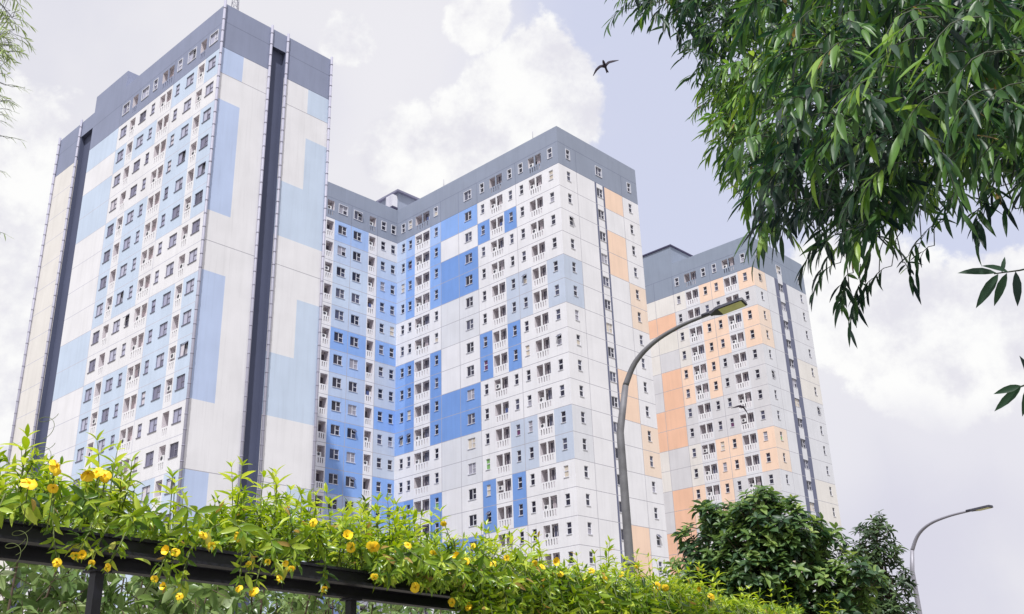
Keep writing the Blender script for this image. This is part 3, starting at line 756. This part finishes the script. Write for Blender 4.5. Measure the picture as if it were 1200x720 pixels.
# drapes over the front of the beam
for i in range(620):
    x = rnd.uniform(430, 1100) if rnd.random() < .93 else rnd.uniform(-20, 330)
    sv = s_at(x); w = rnd.uniform(-.35, .05); p = perg(sv, w, 2.78)
    drop = rnd.uniform(.02, .16) if x < 520 else rnd.uniform(.05, .75)
    if x < 330:
        if rnd.random() < .5: continue
        drop = rnd.uniform(.0, .1)
    tip = p + np.array([rnd.gauss(.06, .08), rnd.gauss(-.14, .08), -drop])
    shoot(vine_of(x), p+np.array([0, 0, rnd.uniform(0, .1)]), tip, max(3, int(drop/.07)+2), rnd.uniform(.1, .13), .3, .5)
# curled tendrils at the left
for (x, y) in [(52, 505), (48, 540), (20, 640), (12, 655)]:
    v = vines[0]; p = at_d(x, y, 5.7); v.st.tube([p+np.array([.045*math.sin(k*.22), .001*k, -.045*math.cos(k*.22)*(1-k/60)+.003*k]) for k in range(36)], .0016, vstem, 4, cap=False)
# trumpet blossom: five broad overlapping petals and a tube; several shapes of opening
def flower_mesh(openk, seed):
    r = random.Random(seed); mb = MB()
    prof = [(0, .010), (.02, .016), (.035, .02)]
    for (za, ra), (zb, rb) in zip(prof, prof[1:]):
        for j in range(10):
            a0, a1 = j*math.pi/5, (j+1)*math.pi/5
            mb.face([(ra*math.cos(a0), ra*math.sin(a0), za-.05), (ra*math.cos(a1), ra*math.sin(a1), za-.05), (rb*math.cos(a1), rb*math.sin(a1), zb-.05), (rb*math.cos(a0), rb*math.sin(a0), zb-.05)], petal_m, True)
    for k in range(5):
        a = k*2*math.pi/5+r.gauss(0, .06); n = 5; R = .056*r.uniform(.88, 1.08)
        grid = []
        for i in range(n):
            t = i/(n-1); rr = .014+R*t; hw = .007+.036*math.sin(min(1, t*1.02)*math.pi*.62)*(1 if t < .8 else 1-(t-.8)*1.6)
            row = []
            for q in (-1, -.5, 0, .5, 1):
                x = rr-.010*t*abs(q)**2; y = hw*q
                z = -.016+openk*.05*t - .03*t*t*(1.2-openk)*1.2 + .005*q*(1 if t > .2 else 0) - .004*(1-abs(q))
                row.append((x*math.cos(a)-y*math.sin(a), x*math.sin(a)+y*math.cos(a), z))
            grid.append(row)
        for i in range(n-1):
            for q in range(4): mb.face([grid[i][q], grid[i][q+1], grid[i+1][q+1], grid[i+1][q]], petal_m, True)
    me = mb.mesh('flower'); bm = bmesh.new(); bm.from_mesh(me); bmesh.ops.remove_doubles(bm, verts=bm.verts, dist=1e-5); bm.to_mesh(me); bm.free(); return me
fmeshes = [flower_mesh(k, i) for i, k in enumerate((.2, .35, .6, 1.1, .3))]
flowers = [(69, 546, 21), (35, 564, 20), (62, 573, 14), (103, 556, 17), (112, 552, 17), (122, 557, 16), (239, 626, 11), (248, 640, 10), (195, 645, 11), (206, 646, 11), (281, 629, 12), (290, 660, 9), (314, 659, 8), (334, 660, 8), (342, 668, 9), (329, 677, 9), (366, 612, 11), (88, 652, 12), (96, 650, 11), (66, 659, 12), (108, 661, 9), (128, 665, 11), (181, 679, 9), (192, 687, 9), (210, 699, 9), (279, 688, 10), (296, 692, 13), (380, 691, 9), (407, 628, 13), (413, 642, 13), (437, 644, 17), (479, 638, 10), (508, 650, 11), (535, 652, 10), (544, 658, 12), (439, 678, 10), (488, 689, 13), (529, 706, 11), (549, 711, 9), (520, 615, 8), (553, 640, 8), (578, 660, 9), (594, 654, 8), (600, 677, 9), (584, 705, 12), (606, 704, 9), (627, 661, 8), (636, 664, 8), (651, 658, 10), (657, 672, 8), (634, 688, 9), (548, 711, 9), (584, 672, 7), (687, 676, 8), (694, 668, 8), (709, 680, 9), (727, 673, 8), (676, 690, 7), (689, 720, 8), (772, 689, 14), (780, 690, 9), (834, 700, 10), (755, 708, 7), (820, 690, 6), (611, 715, 7), (622, 718, 7), (745, 665, 5)]
for i, (x, y, dpx) in enumerate(flowers):
    v = vine_of(x)
    s_ = s_at(x); wv = -.3 if y < 640 + (x-200)*.14 else -.12
    if x > 420: wv = -.42
    p = perg(s_, wv, 0); d = math.hypot(p[0], p[1])*.97
    p = at_d(x, y, d); size = dpx*(.9 if x < 130 else 1.0)/F_PX*np.linalg.norm(p-CAM)/.145
    tocam = norm(CAM-p); n = Vector(norm(tocam*1.0+uvec()*.75+UPV*.15))
    hp = perg(s_, wv*.6, 2.74) if y > 600 else p-np.array([0, 0, .22])+tocam*-.1
    bp = p-np.array(n)*.05*size
    if y > 600: shoot(v, hp+np.array([0, 0, .05])+E*rnd.gauss(0, .08), bp, max(2, int(np.linalg.norm(hp-p)/.07)), .07, .35, .5)
    else: v.st.tube([hp, bp], .003, vstem, 4, cap=False)
    for q in range(4):
        L = rnd.uniform(.08, .125); v.lv.add(hp*.35+p*.65+uvec()*.04, uvec()+np.array([0, 0, -.5])-tocam*.2, UPV+tocam*.3+uvec()*.4, L, L*.32, .25)
    v.fl.append((i % 5, p, n, size))
for v in vines:
    pmean = np.mean(v.lv.P, axis=0); o = (float(pmean[0]), float(pmean[1]), 0)
    v.root = empty('flowering_vine', o); v.o = np.array(o)
    tag(v.root, v.label, 'vine', 'flowering vines on the pergola')
    v.lv.build('foliage', vine_leaf, v.root, o)
    sm = v.st.mesh('stems'); sm.transform(Matrix.Translation((-o[0], -o[1], 0))); add_obj('stems', sm, v.root)
for v in vines:
    for (kk, p, n, size) in v.fl:
        o = add_obj('flower', fmeshes[kk], v.root, tuple(p-v.o)); o.rotation_mode = 'QUATERNION'
        o.rotation_quaternion = n.to_track_quat('Z', 'Y'); o.scale = (size,)*3

# ------------------------------------------------------------------ shrubs behind the pergola (seen below the beam)
shrub_leaf = leaf_mat('shrub_leaf', [(0, lin(54, 76, 44)), (.45, lin(106, 134, 76)), (.8, lin(152, 174, 112)), (1, lin(190, 200, 170))], trans=.4, rough=.28, spec=.6)
def shrub(cx, cy, rx, ry, z0, z1, n, L, mat, label, name='shrub'):
    root = empty(name, (cx, cy, 0)); lv = Leaves(); st = MB()
    for k in range(9):
        a = rnd.random()*6.28; r = rnd.random()**.5
        top = np.array([cx+rx*r*math.cos(a), cy+ry*r*math.sin(a), z0+(z1-z0)*rnd.uniform(.7, 1)])
        b = np.array([cx+.15*math.cos(a), cy+.15*math.sin(a), 0])
        m = (b*.4+top*.6)+uvec()*.15
        st.tube([b, m, top], [.03, .018, .006], bark, 6, cap=False)
    for k in range(n):
        a = rnd.random()*6.28; r = rnd.random()**.5; hz = rnd.random()
        p = np.array([cx+rx*r*math.cos(a), cy+ry*r*math.sin(a), z0+(z1-z0)*hz*(1-.35*r*r)])
        ax = norm(UPV*.7+uvec()); e1 = norm(np.cross(ax, uvec())); e2 = np.cross(ax, e1); m = rnd.randint(4, 6); tn = rnd.random()
        st.tube([p-ax*.25, p], .004, bark, 3, cap=False)
        for j in range(m):
            aa = j*6.28/m+rnd.gauss(0, .3); d = e1*math.cos(aa)+e2*math.sin(aa)+ax*rnd.uniform(-.1, .5)-UPV*.35
            l = L*rnd.uniform(.7, 1.2); lv.add(p-ax*rnd.uniform(0, .12), d, ax+UPV*.4+uvec()*.3, l, l*rnd.uniform(.34, .44), rnd.uniform(.1, .4), min(1, max(0, .6*tn+.4*rnd.random())))
    lv.build('foliage', mat, root, (cx, cy, 0))
    sm = st.mesh('stems'); sm.transform(Matrix.Translation((-cx, -cy, 0))); add_obj('stems', sm, root)
    return tag(root, label, 'shrub', 'shrubs behind the pergola')
for (x, d, rx, up, n, L, lab) in ((20, 10.4, 1.1, 22, 170, .15, 'dull green broad-leaved shrub behind the leftmost bay of the black pergola'),
        (165, 11.2, 1.15, 10, 170, .17, 'pale grey-green broad-leaved shrub behind the pergola just right of the near post'),
        (290, 12.2, 1.0, 12, 160, .15, 'shrub with dark drooping leaves under the middle of the black beam'),
        (400, 13.2, 1.05, 12, 160, .14, 'shrub behind the farther visible post of the pergola'),
        (520, 15, 1.25, 12, 220, .14, 'shrub low under the right end of the black beam')):
    c_ = at_d(x, 600, d); s_ = s_at(x); ybeam = proj(perg(s_, 0, 2.6))[1]
    zt = at_d(x, ybeam-up, d)[2]
    shrub(c_[0], c_[1], rx, .8, zt-1.0, zt+.15, n, L*1.15, shrub_leaf, lab)

# ------------------------------------------------------------------ trees on the right
def tree(name, dist, blobs, trunk_px, L, aspect, n_per, mat, label, rosette, flat=.6, top_bias=.3):
    pts = []
    basep = at_d(trunk_px, 700, dist); o = np.array([basep[0], basep[1], 0])
    root = empty(name, tuple(o)); lv = Leaves(); st = MB(); tr = MB()
    cz = []
    for (px, py, r) in blobs:
        c = at_d(px, py, dist+rnd.uniform(-.5, .5)*r/60); R = r/F_PX*np.linalg.norm(c-CAM); cz.append((c, R))
    low = min(c[2] for c, R in cz)
    tr.tube([o, o+np.array([.06, .03, low*.5]), o+np.array([0, 0, low*.95])], [.16, .12, .09], bark, 10); 
    for c, R in cz:
        m = (o+np.array([0, 0, low*.9]))*.5+c*.5+np.array([0, 0, -.15*R])
        st.tube([o+np.array([0, 0, low*.85]), m, c+np.array([0, 0, R*.3])], [.07, .045, .015], bark, 7, cap=False)
        n = int(n_per*(R**2))
        for k in range(n):
            d = uvec(); d[2] = d[2]*flat+top_bias*rnd.random(); d = norm(d); rr = R*(.45+.55*rnd.random()**.45)*(1+.16*math.sin(d[0]*7+c[0]*3)*math.cos(d[2]*6))
            p = c+d*rr*np.array([1, 1, .92]); ax = norm(d*.6+UPV*.75+uvec()*.35)
            e1 = norm(np.cross(ax, uvec())); e2 = np.cross(ax, e1); tn = rnd.random()
            st.tube([p-ax*L*1.3-d*.1, p], .006, bark, 3, cap=False)
            for j in range(rosette):
                a = j*2.4+rnd.gauss(0, .2); ring = j/rosette
                dd = (e1*math.cos(a)+e2*math.sin(a))*(1)+ax*(.75-.95*(1-ring))
                l = L*rnd.uniform(.75, 1.15)*(1 if ring < .7 else .75)
                lv.add(p-ax*(1-ring)*L*.5, dd, ax+uvec()*.2, l, l*aspect*rnd.uniform(.85, 1.15), rnd.uniform(.05, .35), min(1, max(0, .5*tn+.25*ring+.25*rnd.random())))
    lv.build('crown', mat, root, tuple(o))
    tm = tr.mesh('trunk'); tm.transform(Matrix.Translation(tuple(-o))); add_obj('trunk', tm, root)
    sm = st.mesh('branches'); sm.transform(Matrix.Translation(tuple(-o))); add_obj('branches', sm, root)
    return tag(root, label, 'tree')
t1_leaf = leaf_mat('broad_leaf', [(0, lin(36, 56, 48)), (.4, lin(64, 94, 62)), (.72, lin(116, 144, 76)), (1, lin(176, 192, 108))], trans=.33, rough=.42)
t2_leaf = leaf_mat('dark_leaf', [(0, lin(40, 56, 46)), (.5, lin(66, 88, 60)), (.85, lin(98, 122, 72)), (1, lin(140, 156, 94))], trans=.3, rough=.45)
tree('broadleaf_tree', 18, [(884, 596, 30), (845, 612, 32), (905, 592, 20), (926, 618, 38), (880, 640, 44), (930, 645, 34), (826, 644, 34), (964, 640, 28), (808, 672, 26), (850, 678, 28), (960, 684, 34), (1005, 680, 32), (900, 712, 40), (840, 716, 40), (985, 722, 40), (940, 718, 36), (890, 670, 44), (925, 668, 40), (870, 700, 40), (800, 700, 24)], 900, .185, .46, 175, t1_leaf, 'broad rounded tree with large glossy leaves in front of the orange tower', 9)
tree('slender_tree', 26, [(1026, 624, 22), (1016, 650, 26), (1036, 652, 22), (1046, 684, 22), (1016, 690, 30), (1050, 712, 20), (1026, 722, 34), (1010, 715, 30)], 1040, .2, .33, 140, t2_leaf, 'narrow dark-leaved tree behind the lamp post at the right', 8)

# ------------------------------------------------------------------ street lamps
pole_m = flat_mat('weathered_pole', (110, 109, 114), rough=.65, metal=.25, vary=.36, scale=5)
pole2_m = flat_mat('grey_pole', (150, 148, 158), rough=.5, metal=.3, vary=.1, scale=4)
lampblack = flat_mat('lamp_housing', (52, 52, 64), rough=.45)
lens_m = flat_mat('lamp_lens', (224, 222, 158), rough=.3, vary=.15, scale=9)
def street_lamp(pts, r_pole, head_len, head_w, mat, label):
    """pts: world points of the centre line from ground up to the head"""
    o = Vector((pts[0][0], pts[0][1], 0)); root = empty('street_lamp', tuple(o))
    P = [Vector(p)-o for p in pts]
    k = next(i for i, p in enumerate(P) if abs(p.x-P[0].x)+abs(p.y-P[0].y) > .14)
    mb = MB(); mb.tube(P[:k], [r_pole*(1.25-.45*i/max(1, k-1)) for i in range(k)], mat, 14); mb.box((-.2, -.2, 0), (.2, .2, .025), mat)
    zc = P[1].z
    mb.tube([(0, 0, zc), (0, 0, zc+.06)], r_pole*1.32, mat, 14); mb.build('pole', root)
    # smooth the arm
    A_ = P[k-1:]; sm = []
    for i in range(len(A_)-1):
        p0 = A_[max(i-1, 0)]; p1 = A_[i]; p2 = A_[i+1]; p3 = A_[min(i+2, len(A_)-1)]
        for q in range(6):
            t = q/6; sm.append(.5*((2*p1)+(p2-p0)*t+(2*p0-5*p1+4*p2-p3)*t*t+(-p0+3*p1-3*p2+p3)*t**3))
    sm.append(A_[-1]); n = len(sm)
    mb = MB(); mb.tube(sm, [r_pole*.8*(1-.5*i/(n-1)) for i in range(n)], mat, 12); mb.build('arm', root)
    d = (sm[-1]-sm[-3]).normalized(); side = d.cross(Vector((0, 0, 1))).normalized(); upv = side.cross(d)
    b = sm[-1]
    def pt(a, s, u): return b + d*a + side*s + upv*u
    mb = MB(); w = head_w/2; L = head_len
    prof = [(0, .32), (.06, .34), (.24, 1), (.92, 1), (1, .9)]
    secs = [[pt(a*L, -w*k_, -.025), pt(a*L, w*k_, -.025), pt(a*L, w*k_*.8, .022), pt(a*L, -w*k_*.8, .022)] for a, k_ in prof]
    for s0, s1 in zip(secs, secs[1:]):
        for j in range(4): mb.face([s0[j], s0[(j+1) % 4], s1[(j+1) % 4], s1[j]], lampblack)
    mb.face(secs[0], lampblack); mb.face(secs[-1], lampblack)
    mb.tube([pt(-.12, 0, .01), pt(.05, 0, .01)], r_pole*.55, lampblack, 10)
    hd = mb.build('lamp_head', root)
    mb = MB(); mb.box((0, 0, 0), (1, 1, 1), lens_m)
    cs = [(.3, -.88), (.3, .88), (.95, .88), (.95, -.88)]
    lo = [pt(a*L, s*w, -.034) for a, s in cs]; hi = [pt(a*L, s*w, -.0255) for a, s in cs]
    mb = MB(); mb.face(lo, lens_m)
    for j in range(4): mb.face([lo[j], lo[(j+1) % 4], hi[(j+1) % 4], hi[j]], lampblack)
    mb.build('lens', hd)
    return tag(root, label, 'street lamp', 'street lamps')
base1 = at_d(738, 660, 14)
street_lamp([(base1[0], base1[1], 0), (base1[0], base1[1], 3.55), (base1[0], base1[1], 5.4)] + [tuple(at_d(x, y, d)) for x, y, d in ((733, 452, 14), (745, 424, 13.95), (768, 400, 13.85), (800, 381, 13.75), (832, 368, 13.62))], .056, .52, .26, pole_m,
            'tall weathered grey street lamp with curved arm and flat head before the middle tower')
base2 = at_d(1077, 715, 27)
street_lamp([(base2[0], base2[1], 0), (base2[0], base2[1], 3.0), (base2[0], base2[1], 4.8)] + [tuple(at_d(x, y, d)) for x, y, d in ((1069, 645, 27), (1076, 627, 26.9), (1090, 614, 26.7), (1112, 605, 26.4), (1138, 598.5, 26.1))], .058, .5, .22, pole2_m,
            'farther slim grey street lamp at the right edge beside the narrow tree')

# ------------------------------------------------------------------ bamboo
bam_leaf = leaf_mat('bamboo_leaf', [(0, lin(28, 46, 46)), (.35, lin(48, 80, 52)), (.68, lin(92, 134, 58)), (.992, lin(146, 178, 80)), (1, lin(150, 128, 78))], trans=.38, rough=.42)
bam_leaf2 = leaf_mat('bamboo_leaf_light', [(0, lin(110, 130, 84)), (.5, lin(144, 164, 106)), (1, lin(184, 198, 146))], trans=.35, rough=.4)
culm_m = flat_mat('bamboo_culm', (62, 78, 46), rough=.45, vary=.2, scale=6)
twig_m = flat_mat('bamboo_twig', (50, 58, 40), rough=.7)
def spray(lv, st, p, out, L, n, tone, droop=.9, wk=.185, length=None):
    """a drooping twig with a fan of lance leaves"""
    out = norm(np.array(out)); length = length or L*2.0
    tip = p+out*length*.75-UPV*length*droop*.6; mid = p+out*length*.45-UPV*length*droop*.08
    st.tube([p*(1-t)**2+mid*2*t*(1-t)+tip*t*t for t in (0, .25, .5, .75, 1)], [.0032, .003, .0026, .002, .0014], twig_m, 3, cap=False)
    sd = norm(np.cross(out, UPV)+uvec()*.05)
    for j in range(n):
        t = .3+.7*j/max(1, n-1); q = p*(1-t)**2+mid*2*t*(1-t)+tip*t*t
        sg = 1 if j % 2 else -1
        d = out*rnd.uniform(.3, .9)+sd*sg*rnd.uniform(.15, .75)*(1.1-t*.6)-UPV*rnd.uniform(.35, 1.5)*droop
        l = L*rnd.uniform(.65, 1.15); lv.add(q, d, UPV*.8+out*.5+uvec()*.35, l, l*wk*rnd.uniform(.8, 1.2), rnd.uniform(.02, .25), 1.0 if rnd.random() < .006 else min(.98, max(0, rnd.gauss(tone, .2))))
def inpoly(x, y, poly):
    c = False; j = len(poly)-1
    for i in range(len(poly)):
        xi, yi = poly[i]; xj, yj = poly[j]
        if (yi > y) != (yj > y) and x < (xj-xi)*(y-yi)/(yj-yi)+xi: c = not c
        j = i
    return c
canopy = [(725, -70), (741, -14), (765, 18), (797, 14), (815, 50), (841, 95), (835, 130), (855, 178), (871, 196), (895, 230), (907, 254), (932, 268), (968, 258), (992, 300), (1010, 318), (1030, 302), (1050, 274), (1078, 244), (1108, 226), (1122, 204), (1150, 188), (1172, 212), (1240, 225), (1330, 190), (1330, -60)]
bo = np.array([6.2, 4.6, 0]); bm_root = empty('bamboo_clump', tuple(bo))
lv = Leaves(); st = MB(); cl = []
tips = [at_d(x, y, d) for x, y, d in ((880, 150, 7.0), (960, 60, 6.8), (1000, 200, 7.0), (1080, 120, 6.6), (1060, 230, 7.4), (860, 30, 7.2), (1150, 60, 6.4), (1170, 200, 6.6), (780, -20, 7.2))]
nodes = []
for i, tp in enumerate(tips):
    a = i*.8; b = bo+np.array([.28*math.cos(a), .28*math.sin(a), 0])
    top = np.array([bo[0]*.72+tp[0]*.28, bo[1]*.72+tp[1]*.28, max(7.2, tp[2]+1.7)])
    ctrl = [b, b*.75+top*.25+np.array([.1, 0, 1.2]), top, tp]
    pts = []
    for t in np.linspace(0, 1, 26): pts.append(ctrl[0]*(1-t)**3+3*ctrl[1]*t*(1-t)**2+3*ctrl[2]*t*t*(1-t)+ctrl[3]*t**3)
    mb = MB(); mb.tube([p-bo for p in pts], [.042*(1-.93*k/25)+.002 for k in range(26)], culm_m, 9)
    for k in range(1, 24): mb.tube([pts[k]-bo-np.array([0, 0, .008]), pts[k]-bo+np.array([0, 0, .008])], .046*(1-.93*k/25)+.003, culm_m, 9)
    mb.build('culm', bm_root); nodes += pts[9:]
nodes = np.array(nodes); nodes = np.array([q for q in nodes if -100 < (q-CAM)@fwd and inpoly(*proj(q), canopy)] or nodes)
def add_canopy(n, drange, Lr, tone, polyf=None):
    c = 0
    while c < n:
        x, y = rnd.uniform(700, 1290), rnd.uniform(-60, 345)
        if not inpoly(x, y, canopy): continue
        if polyf and not polyf(x, y): continue
        d = rnd.uniform(*drange) + (.9 if x < 900 else 0); p = at_d(x, y, d); c += 1
        L = rnd.uniform(*Lr)
        out = np.array([rnd.gauss(-.35, .6), rnd.gauss(-.3, .6), rnd.uniform(-.2, .5)])
        lift = np.array([0, 0, L*.6])
        spray(lv, st, p+lift, out, L, rnd.randint(6, 10), tone(x, y))
        if rnd.random() < .07:
            q = nodes[np.argmin(np.linalg.norm(nodes-p, axis=1))]
            if np.linalg.norm(q-p) < 1.6: st.tube([q*(1-t)+(p+lift)*t+UPV*.3*t*(1-t) for t in np.linspace(0, 1, 6)], .003, twig_m, 4, cap=False)
def tone_c(x, y): return .32+.22*math.sin(x*.021+y*.013)+(.16 if x < 900 else 0)  # left part gets lighter leaf tones, standing in for light falling there
add_canopy(1520, (5.6, 8.0), (.13, .19), tone_c)
add_canopy(460, (4.6, 5.8), (.13, .19), tone_c, lambda x, y: x > 880)
add_canopy(260, (6.2, 7.4), (.12, .17), tone_c, lambda x, y: x < 900)
for (x, y, d, n, L, tn) in [(1010, 45, 3.5, 9, 0.163, 0.73), (1040, 90, 3.4, 9, 0.172, 0.68), (1085, 45, 3.2, 9, 0.172, 0.63), (1020, 135, 3.6, 8, 0.155, 0.68), (1100, 20, 3.1, 8, 0.172, 0.58), (1150, 20, 3.0, 8, 0.172, 0.58), (1175, 60, 3.1, 8, 0.172, 0.48), (1115, 108, 3.4, 6, 0.172, 0.53), (1060, 190, 4.0, 9, 0.163, 0.73), (1045, 150, 3.6, 8, 0.155, 0.58), (1165, 105, 3.4, 6, 0.146, 0.48), (1190, 160, 3.6, 7, 0.155, 0.48), (1090, 10, 3.2, 8, 0.163, 0.68), (1130, 60, 3.6, 8, 0.163, 0.48)]:
    p = at_d(x, y, d); spray(lv, st, p, (-.6, -.25, 0), L, n, tn, 1.0, .155)
add_canopy(210, (3.5, 4.6), (.13, .18), lambda x, y: .38, lambda x, y: x > 930 and y < 190)
# hanging tassels below the canopy edge
for (x, y, d, n, tn) in [(742, 20, 6.6, 9, .35), (765, 30, 6.6, 8, .3), (755, 5, 6.5, 8, .4), (800, 70, 6.7, 7, .25), (880, 262, 6.2, 9, .8), (893, 268, 6.0, 9, .75), (915, 280, 6.0, 8, .4), (930, 262, 6.1, 8, .3), (955, 280, 6.2, 9, .35), (985, 318, 6.4, 9, .2), (1000, 330, 6.4, 10, .35), (1015, 340, 6.4, 9, .3), (1030, 335, 6.5, 9, .2), (1045, 322, 6.5, 8, .25), (1058, 318, 6.6, 5, .2), (995, 345, 6.3, 8, .3), (1080, 295, 6.6, 6, .2), (1095, 298, 6.6, 5, .2), (1105, 270, 6.4, 7, .2), (1140, 225, 5.4, 8, .25), (1160, 230, 5.2, 8, .2), (1185, 225, 5.0, 9, .25), (1150, 255, 5.2, 8, .2), (1190, 255, 5.0, 8, .2), (1010, 365, 6.4, 5, .15)]:
    p = at_d(x, y-10, d); o_ = np.array([rnd.gauss(-.3, .4), -.3, 0]); hp = p-o_*.22+UPV*.3
    st.tube([hp, (hp+p)/2+UPV*.06, p], [.004, .0038, .0035], twig_m, 4, cap=False)
    spray(lv, st, p, o_, .17, n, tn, 1.2, .15)
# two sprigs reaching in from the right edge
for twig, leaves, d in (([(1290, 285), (1235, 308), (1195, 317), (1165, 321)], [((1182, 319), (-.9, .25), .1), ((1168, 320), (-.85, .05), .13), ((1170, 321), (-.6, -.85), .14), ((1180, 320), (-.35, -.9), .12), ((1190, 318), (.05, -1), .12), ((1174, 320), (.2, .75), .06)], 3.6),
                         ([(1290, 440), (1230, 448), (1200, 452), (1188, 456)], [((1196, 452), (-.95, -.25), .09), ((1197, 453), (-.7, -.7), .11), ((1205, 451), (-.2, -1), .1), ((1210, 450), (-.4, .8), .1)], 3.4)):
    pts = [at_d(x, y, d+.002*(x-1180)) for x, y in twig]; q = bo+np.array([-.6, -.4, 4.6])
    st.tube([q]+pts, [.008, .005, .004, .003, .002], twig_m, 5, cap=False)
    for (x, y), (a, b), L in leaves:
        lv.add(at_d(x, y, d), RT*a+UP*b+fwd*rnd.uniform(-.2, .2), norm(-fwd+UPV*.6+uvec()*.3), L*1.0, L*.24, .1, rnd.uniform(.0, .3))
lv.build('foliage', bam_leaf, bm_root, tuple(bo))
sm = st.mesh('twigs'); sm.transform(Matrix.Translation(tuple(-bo))); add_obj('twigs', sm, bm_root)
tag(bm_root, 'dense dark green bamboo hanging over the top right corner', 'bamboo', 'bamboo clumps')
# pale bamboo at the left edge
bo = np.array([-5.9, 8.2, 0]); r2 = empty('bamboo_clump', tuple(bo)); lv = Leaves(); st = MB()
ends = [at_d(x, y, 9) for x, y in ((-25, -20), (-15, 60), (-35, 110), (-20, -60))]
nodes = []
for i, tp in enumerate(ends):
    b = bo+np.array([.2*math.cos(i*2), .2*math.sin(i*2), 0]); top = np.array([b[0], b[1], tp[2]+1.2])
    pts = [b*(1-t)**3+3*(b*.6+top*.4)*t*(1-t)**2+3*top*t*t*(1-t)+tp*t**3 for t in np.linspace(0, 1, 18)]
    mb = MB(); mb.tube([p-bo for p in pts], [.03*(1-.93*k/17)+.002 for k in range(18)], culm_m, 8); mb.build('culm', r2); nodes += pts[8:]
nodes = np.array(nodes)
for k in range(190):
    x = rnd.uniform(-60, 12)+rnd.uniform(0, 8); y = rnd.uniform(-30, 72) if rnd.random() < .8 else rnd.uniform(60, 140); 
    if y > 72: x = rnd.uniform(-60, 0)
    p = at_d(x, y, rnd.uniform(8.4, 9.6)); spray(lv, st, p, (rnd.gauss(.4, .6), rnd.gauss(-.2, .5), .2), rnd.uniform(.07, .11), rnd.randint(6, 9), .6, .7, .14)
    q = nodes[np.argmin(np.linalg.norm(nodes-p, axis=1))]; st.tube([q, (q+p)/2+UPV*.02, p], .002, twig_m, 3, cap=False)
for (x, y) in [(-10, 118), (-2, 128), (-8, 142), (6, 100), (-2, 160), (8, 162), (-10, 112), (-10, 200), (-10, 272), (2, 118), (-4, 135), (14, 102)]:
    p = at_d(x, y, 8.8); spray(lv, st, p, (.8, -.1, .1), .1, 5, .35, .5, .09, .18)
    q = at_d(-45, y-15, 8.9); st.tube([q, (q+p)/2+UPV*.03, p], [.004, .003, .002], twig_m, 4, cap=False)
lv.build('foliage', bam_leaf2, r2, tuple(bo))
sm = st.mesh('twigs'); sm.transform(Matrix.Translation(tuple(-bo))); add_obj('twigs', sm, r2)
tag(r2, 'pale feathery bamboo at the left edge beside the sky', 'bamboo', 'bamboo clumps')

# ------------------------------------------------------------------ birds
bird_m = flat_mat('bird_dark', (46, 36, 50), rough=.8, vary=.2, scale=30)
def bird(loc, span, pose, label, right, upd):
    """pose: joints in the bird's plane (x right wing, y towards head) in half-spans; skinned into one body"""
    V = pose['v']; Ed = pose['e']; R = pose['r']
    me = bpy.data.meshes.new('bird'); h = span/2
    fw = np.cross(right, upd)
    me.from_pydata([tuple(right*x*h+upd*y*h+fw*z*h) for x, y, z in V], Ed, [])
    o = add_obj('bird', me); m = o.modifiers.new('skin', 'SKIN'); m.use_smooth_shade = True
    for i, (a, b) in enumerate(R): me.skin_vertices[0].data[i].radius = (a*h, b*h)
    me.skin_vertices[0].data[0].use_root = True
    s2 = o.modifiers.new('sub', 'SUBSURF'); s2.levels = s2.render_levels = 2
    dg = bpy.context.evaluated_depsgraph_get(); nm = bpy.data.meshes.new_from_object(o.evaluated_get(dg))
    o.modifiers.clear(); o.data = nm; nm.materials.clear(); nm.materials.append(bird_m); o.location = loc
    return tag(o, label, 'bird', 'birds in flight')
nrm = lambda v: np.array(v)/np.linalg.norm(v)
ang = rad(24); r_ = RT*math.cos(ang)+UP*math.sin(ang)*.98; u_ = nrm(np.cross(np.cross(r_, UP*math.cos(rad(12))-RT*.05-fwd*.35), r_))
bird(tuple(at_d(709, 77.5, 17)), .6,
     dict(v=[(0, 0, 0), (0, .2, 0), (0, .36, 0), (0, .43, 0), (0, -.25, 0), (-.05, -.5, 0), (.07, -.5, 0), (-.3, .1, -.04), (-.62, -.02, -.06), (-.98, -.3, -.02), (.3, .12, -.04), (.62, .06, -.06), (1.0, -.02, -.02)],
          e=[(0, 1), (1, 2), (2, 3), (0, 4), (4, 5), (4, 6), (0, 7), (7, 8), (8, 9), (0, 10), (10, 11), (11, 12)],
          r=[(.1, .1), (.1, .1), (.075, .075), (.02, .02), (.06, .07), (.03, .05), (.03, .05), (.035, .12), (.03, .1), (.012, .02), (.035, .12), (.03, .1), (.012, .02)]),
     'dark swallow-like bird with forked tail gliding in the open sky left of the bamboo', r_, u_)
r2_ = nrm(RT*.95-UP*.08+fwd*.2); u2_ = nrm(np.cross(np.cross(r2_, UP*.3-fwd), r2_))
bird(tuple(at_d(870, 477, 34)), .62,
     dict(v=[(0, 0, 0), (.08, .12, 0), (.16, .2, 0), (.2, .22, 0), (-.1, -.2, 0), (-.2, -.42, 0), (-.35, .05, -.08), (-.75, .02, .06), (-1.3, -.05, .22), (.2, -.02, .1), (.42, -.1, .35), (.72, -.2, .72)],
          e=[(0, 1), (1, 2), (2, 3), (0, 4), (4, 5), (0, 6), (6, 7), (7, 8), (0, 9), (9, 10), (10, 11)],
          r=[(.11, .11), (.11, .11), (.07, .07), (.02, .02), (.07, .07), (.05, .05), (.05, .12), (.04, .09), (.015, .02), (.05, .12), (.04, .09), (.015, .02)]),
     'small dark bird with bent wings gliding before the orange and white tower', r2_, u2_)
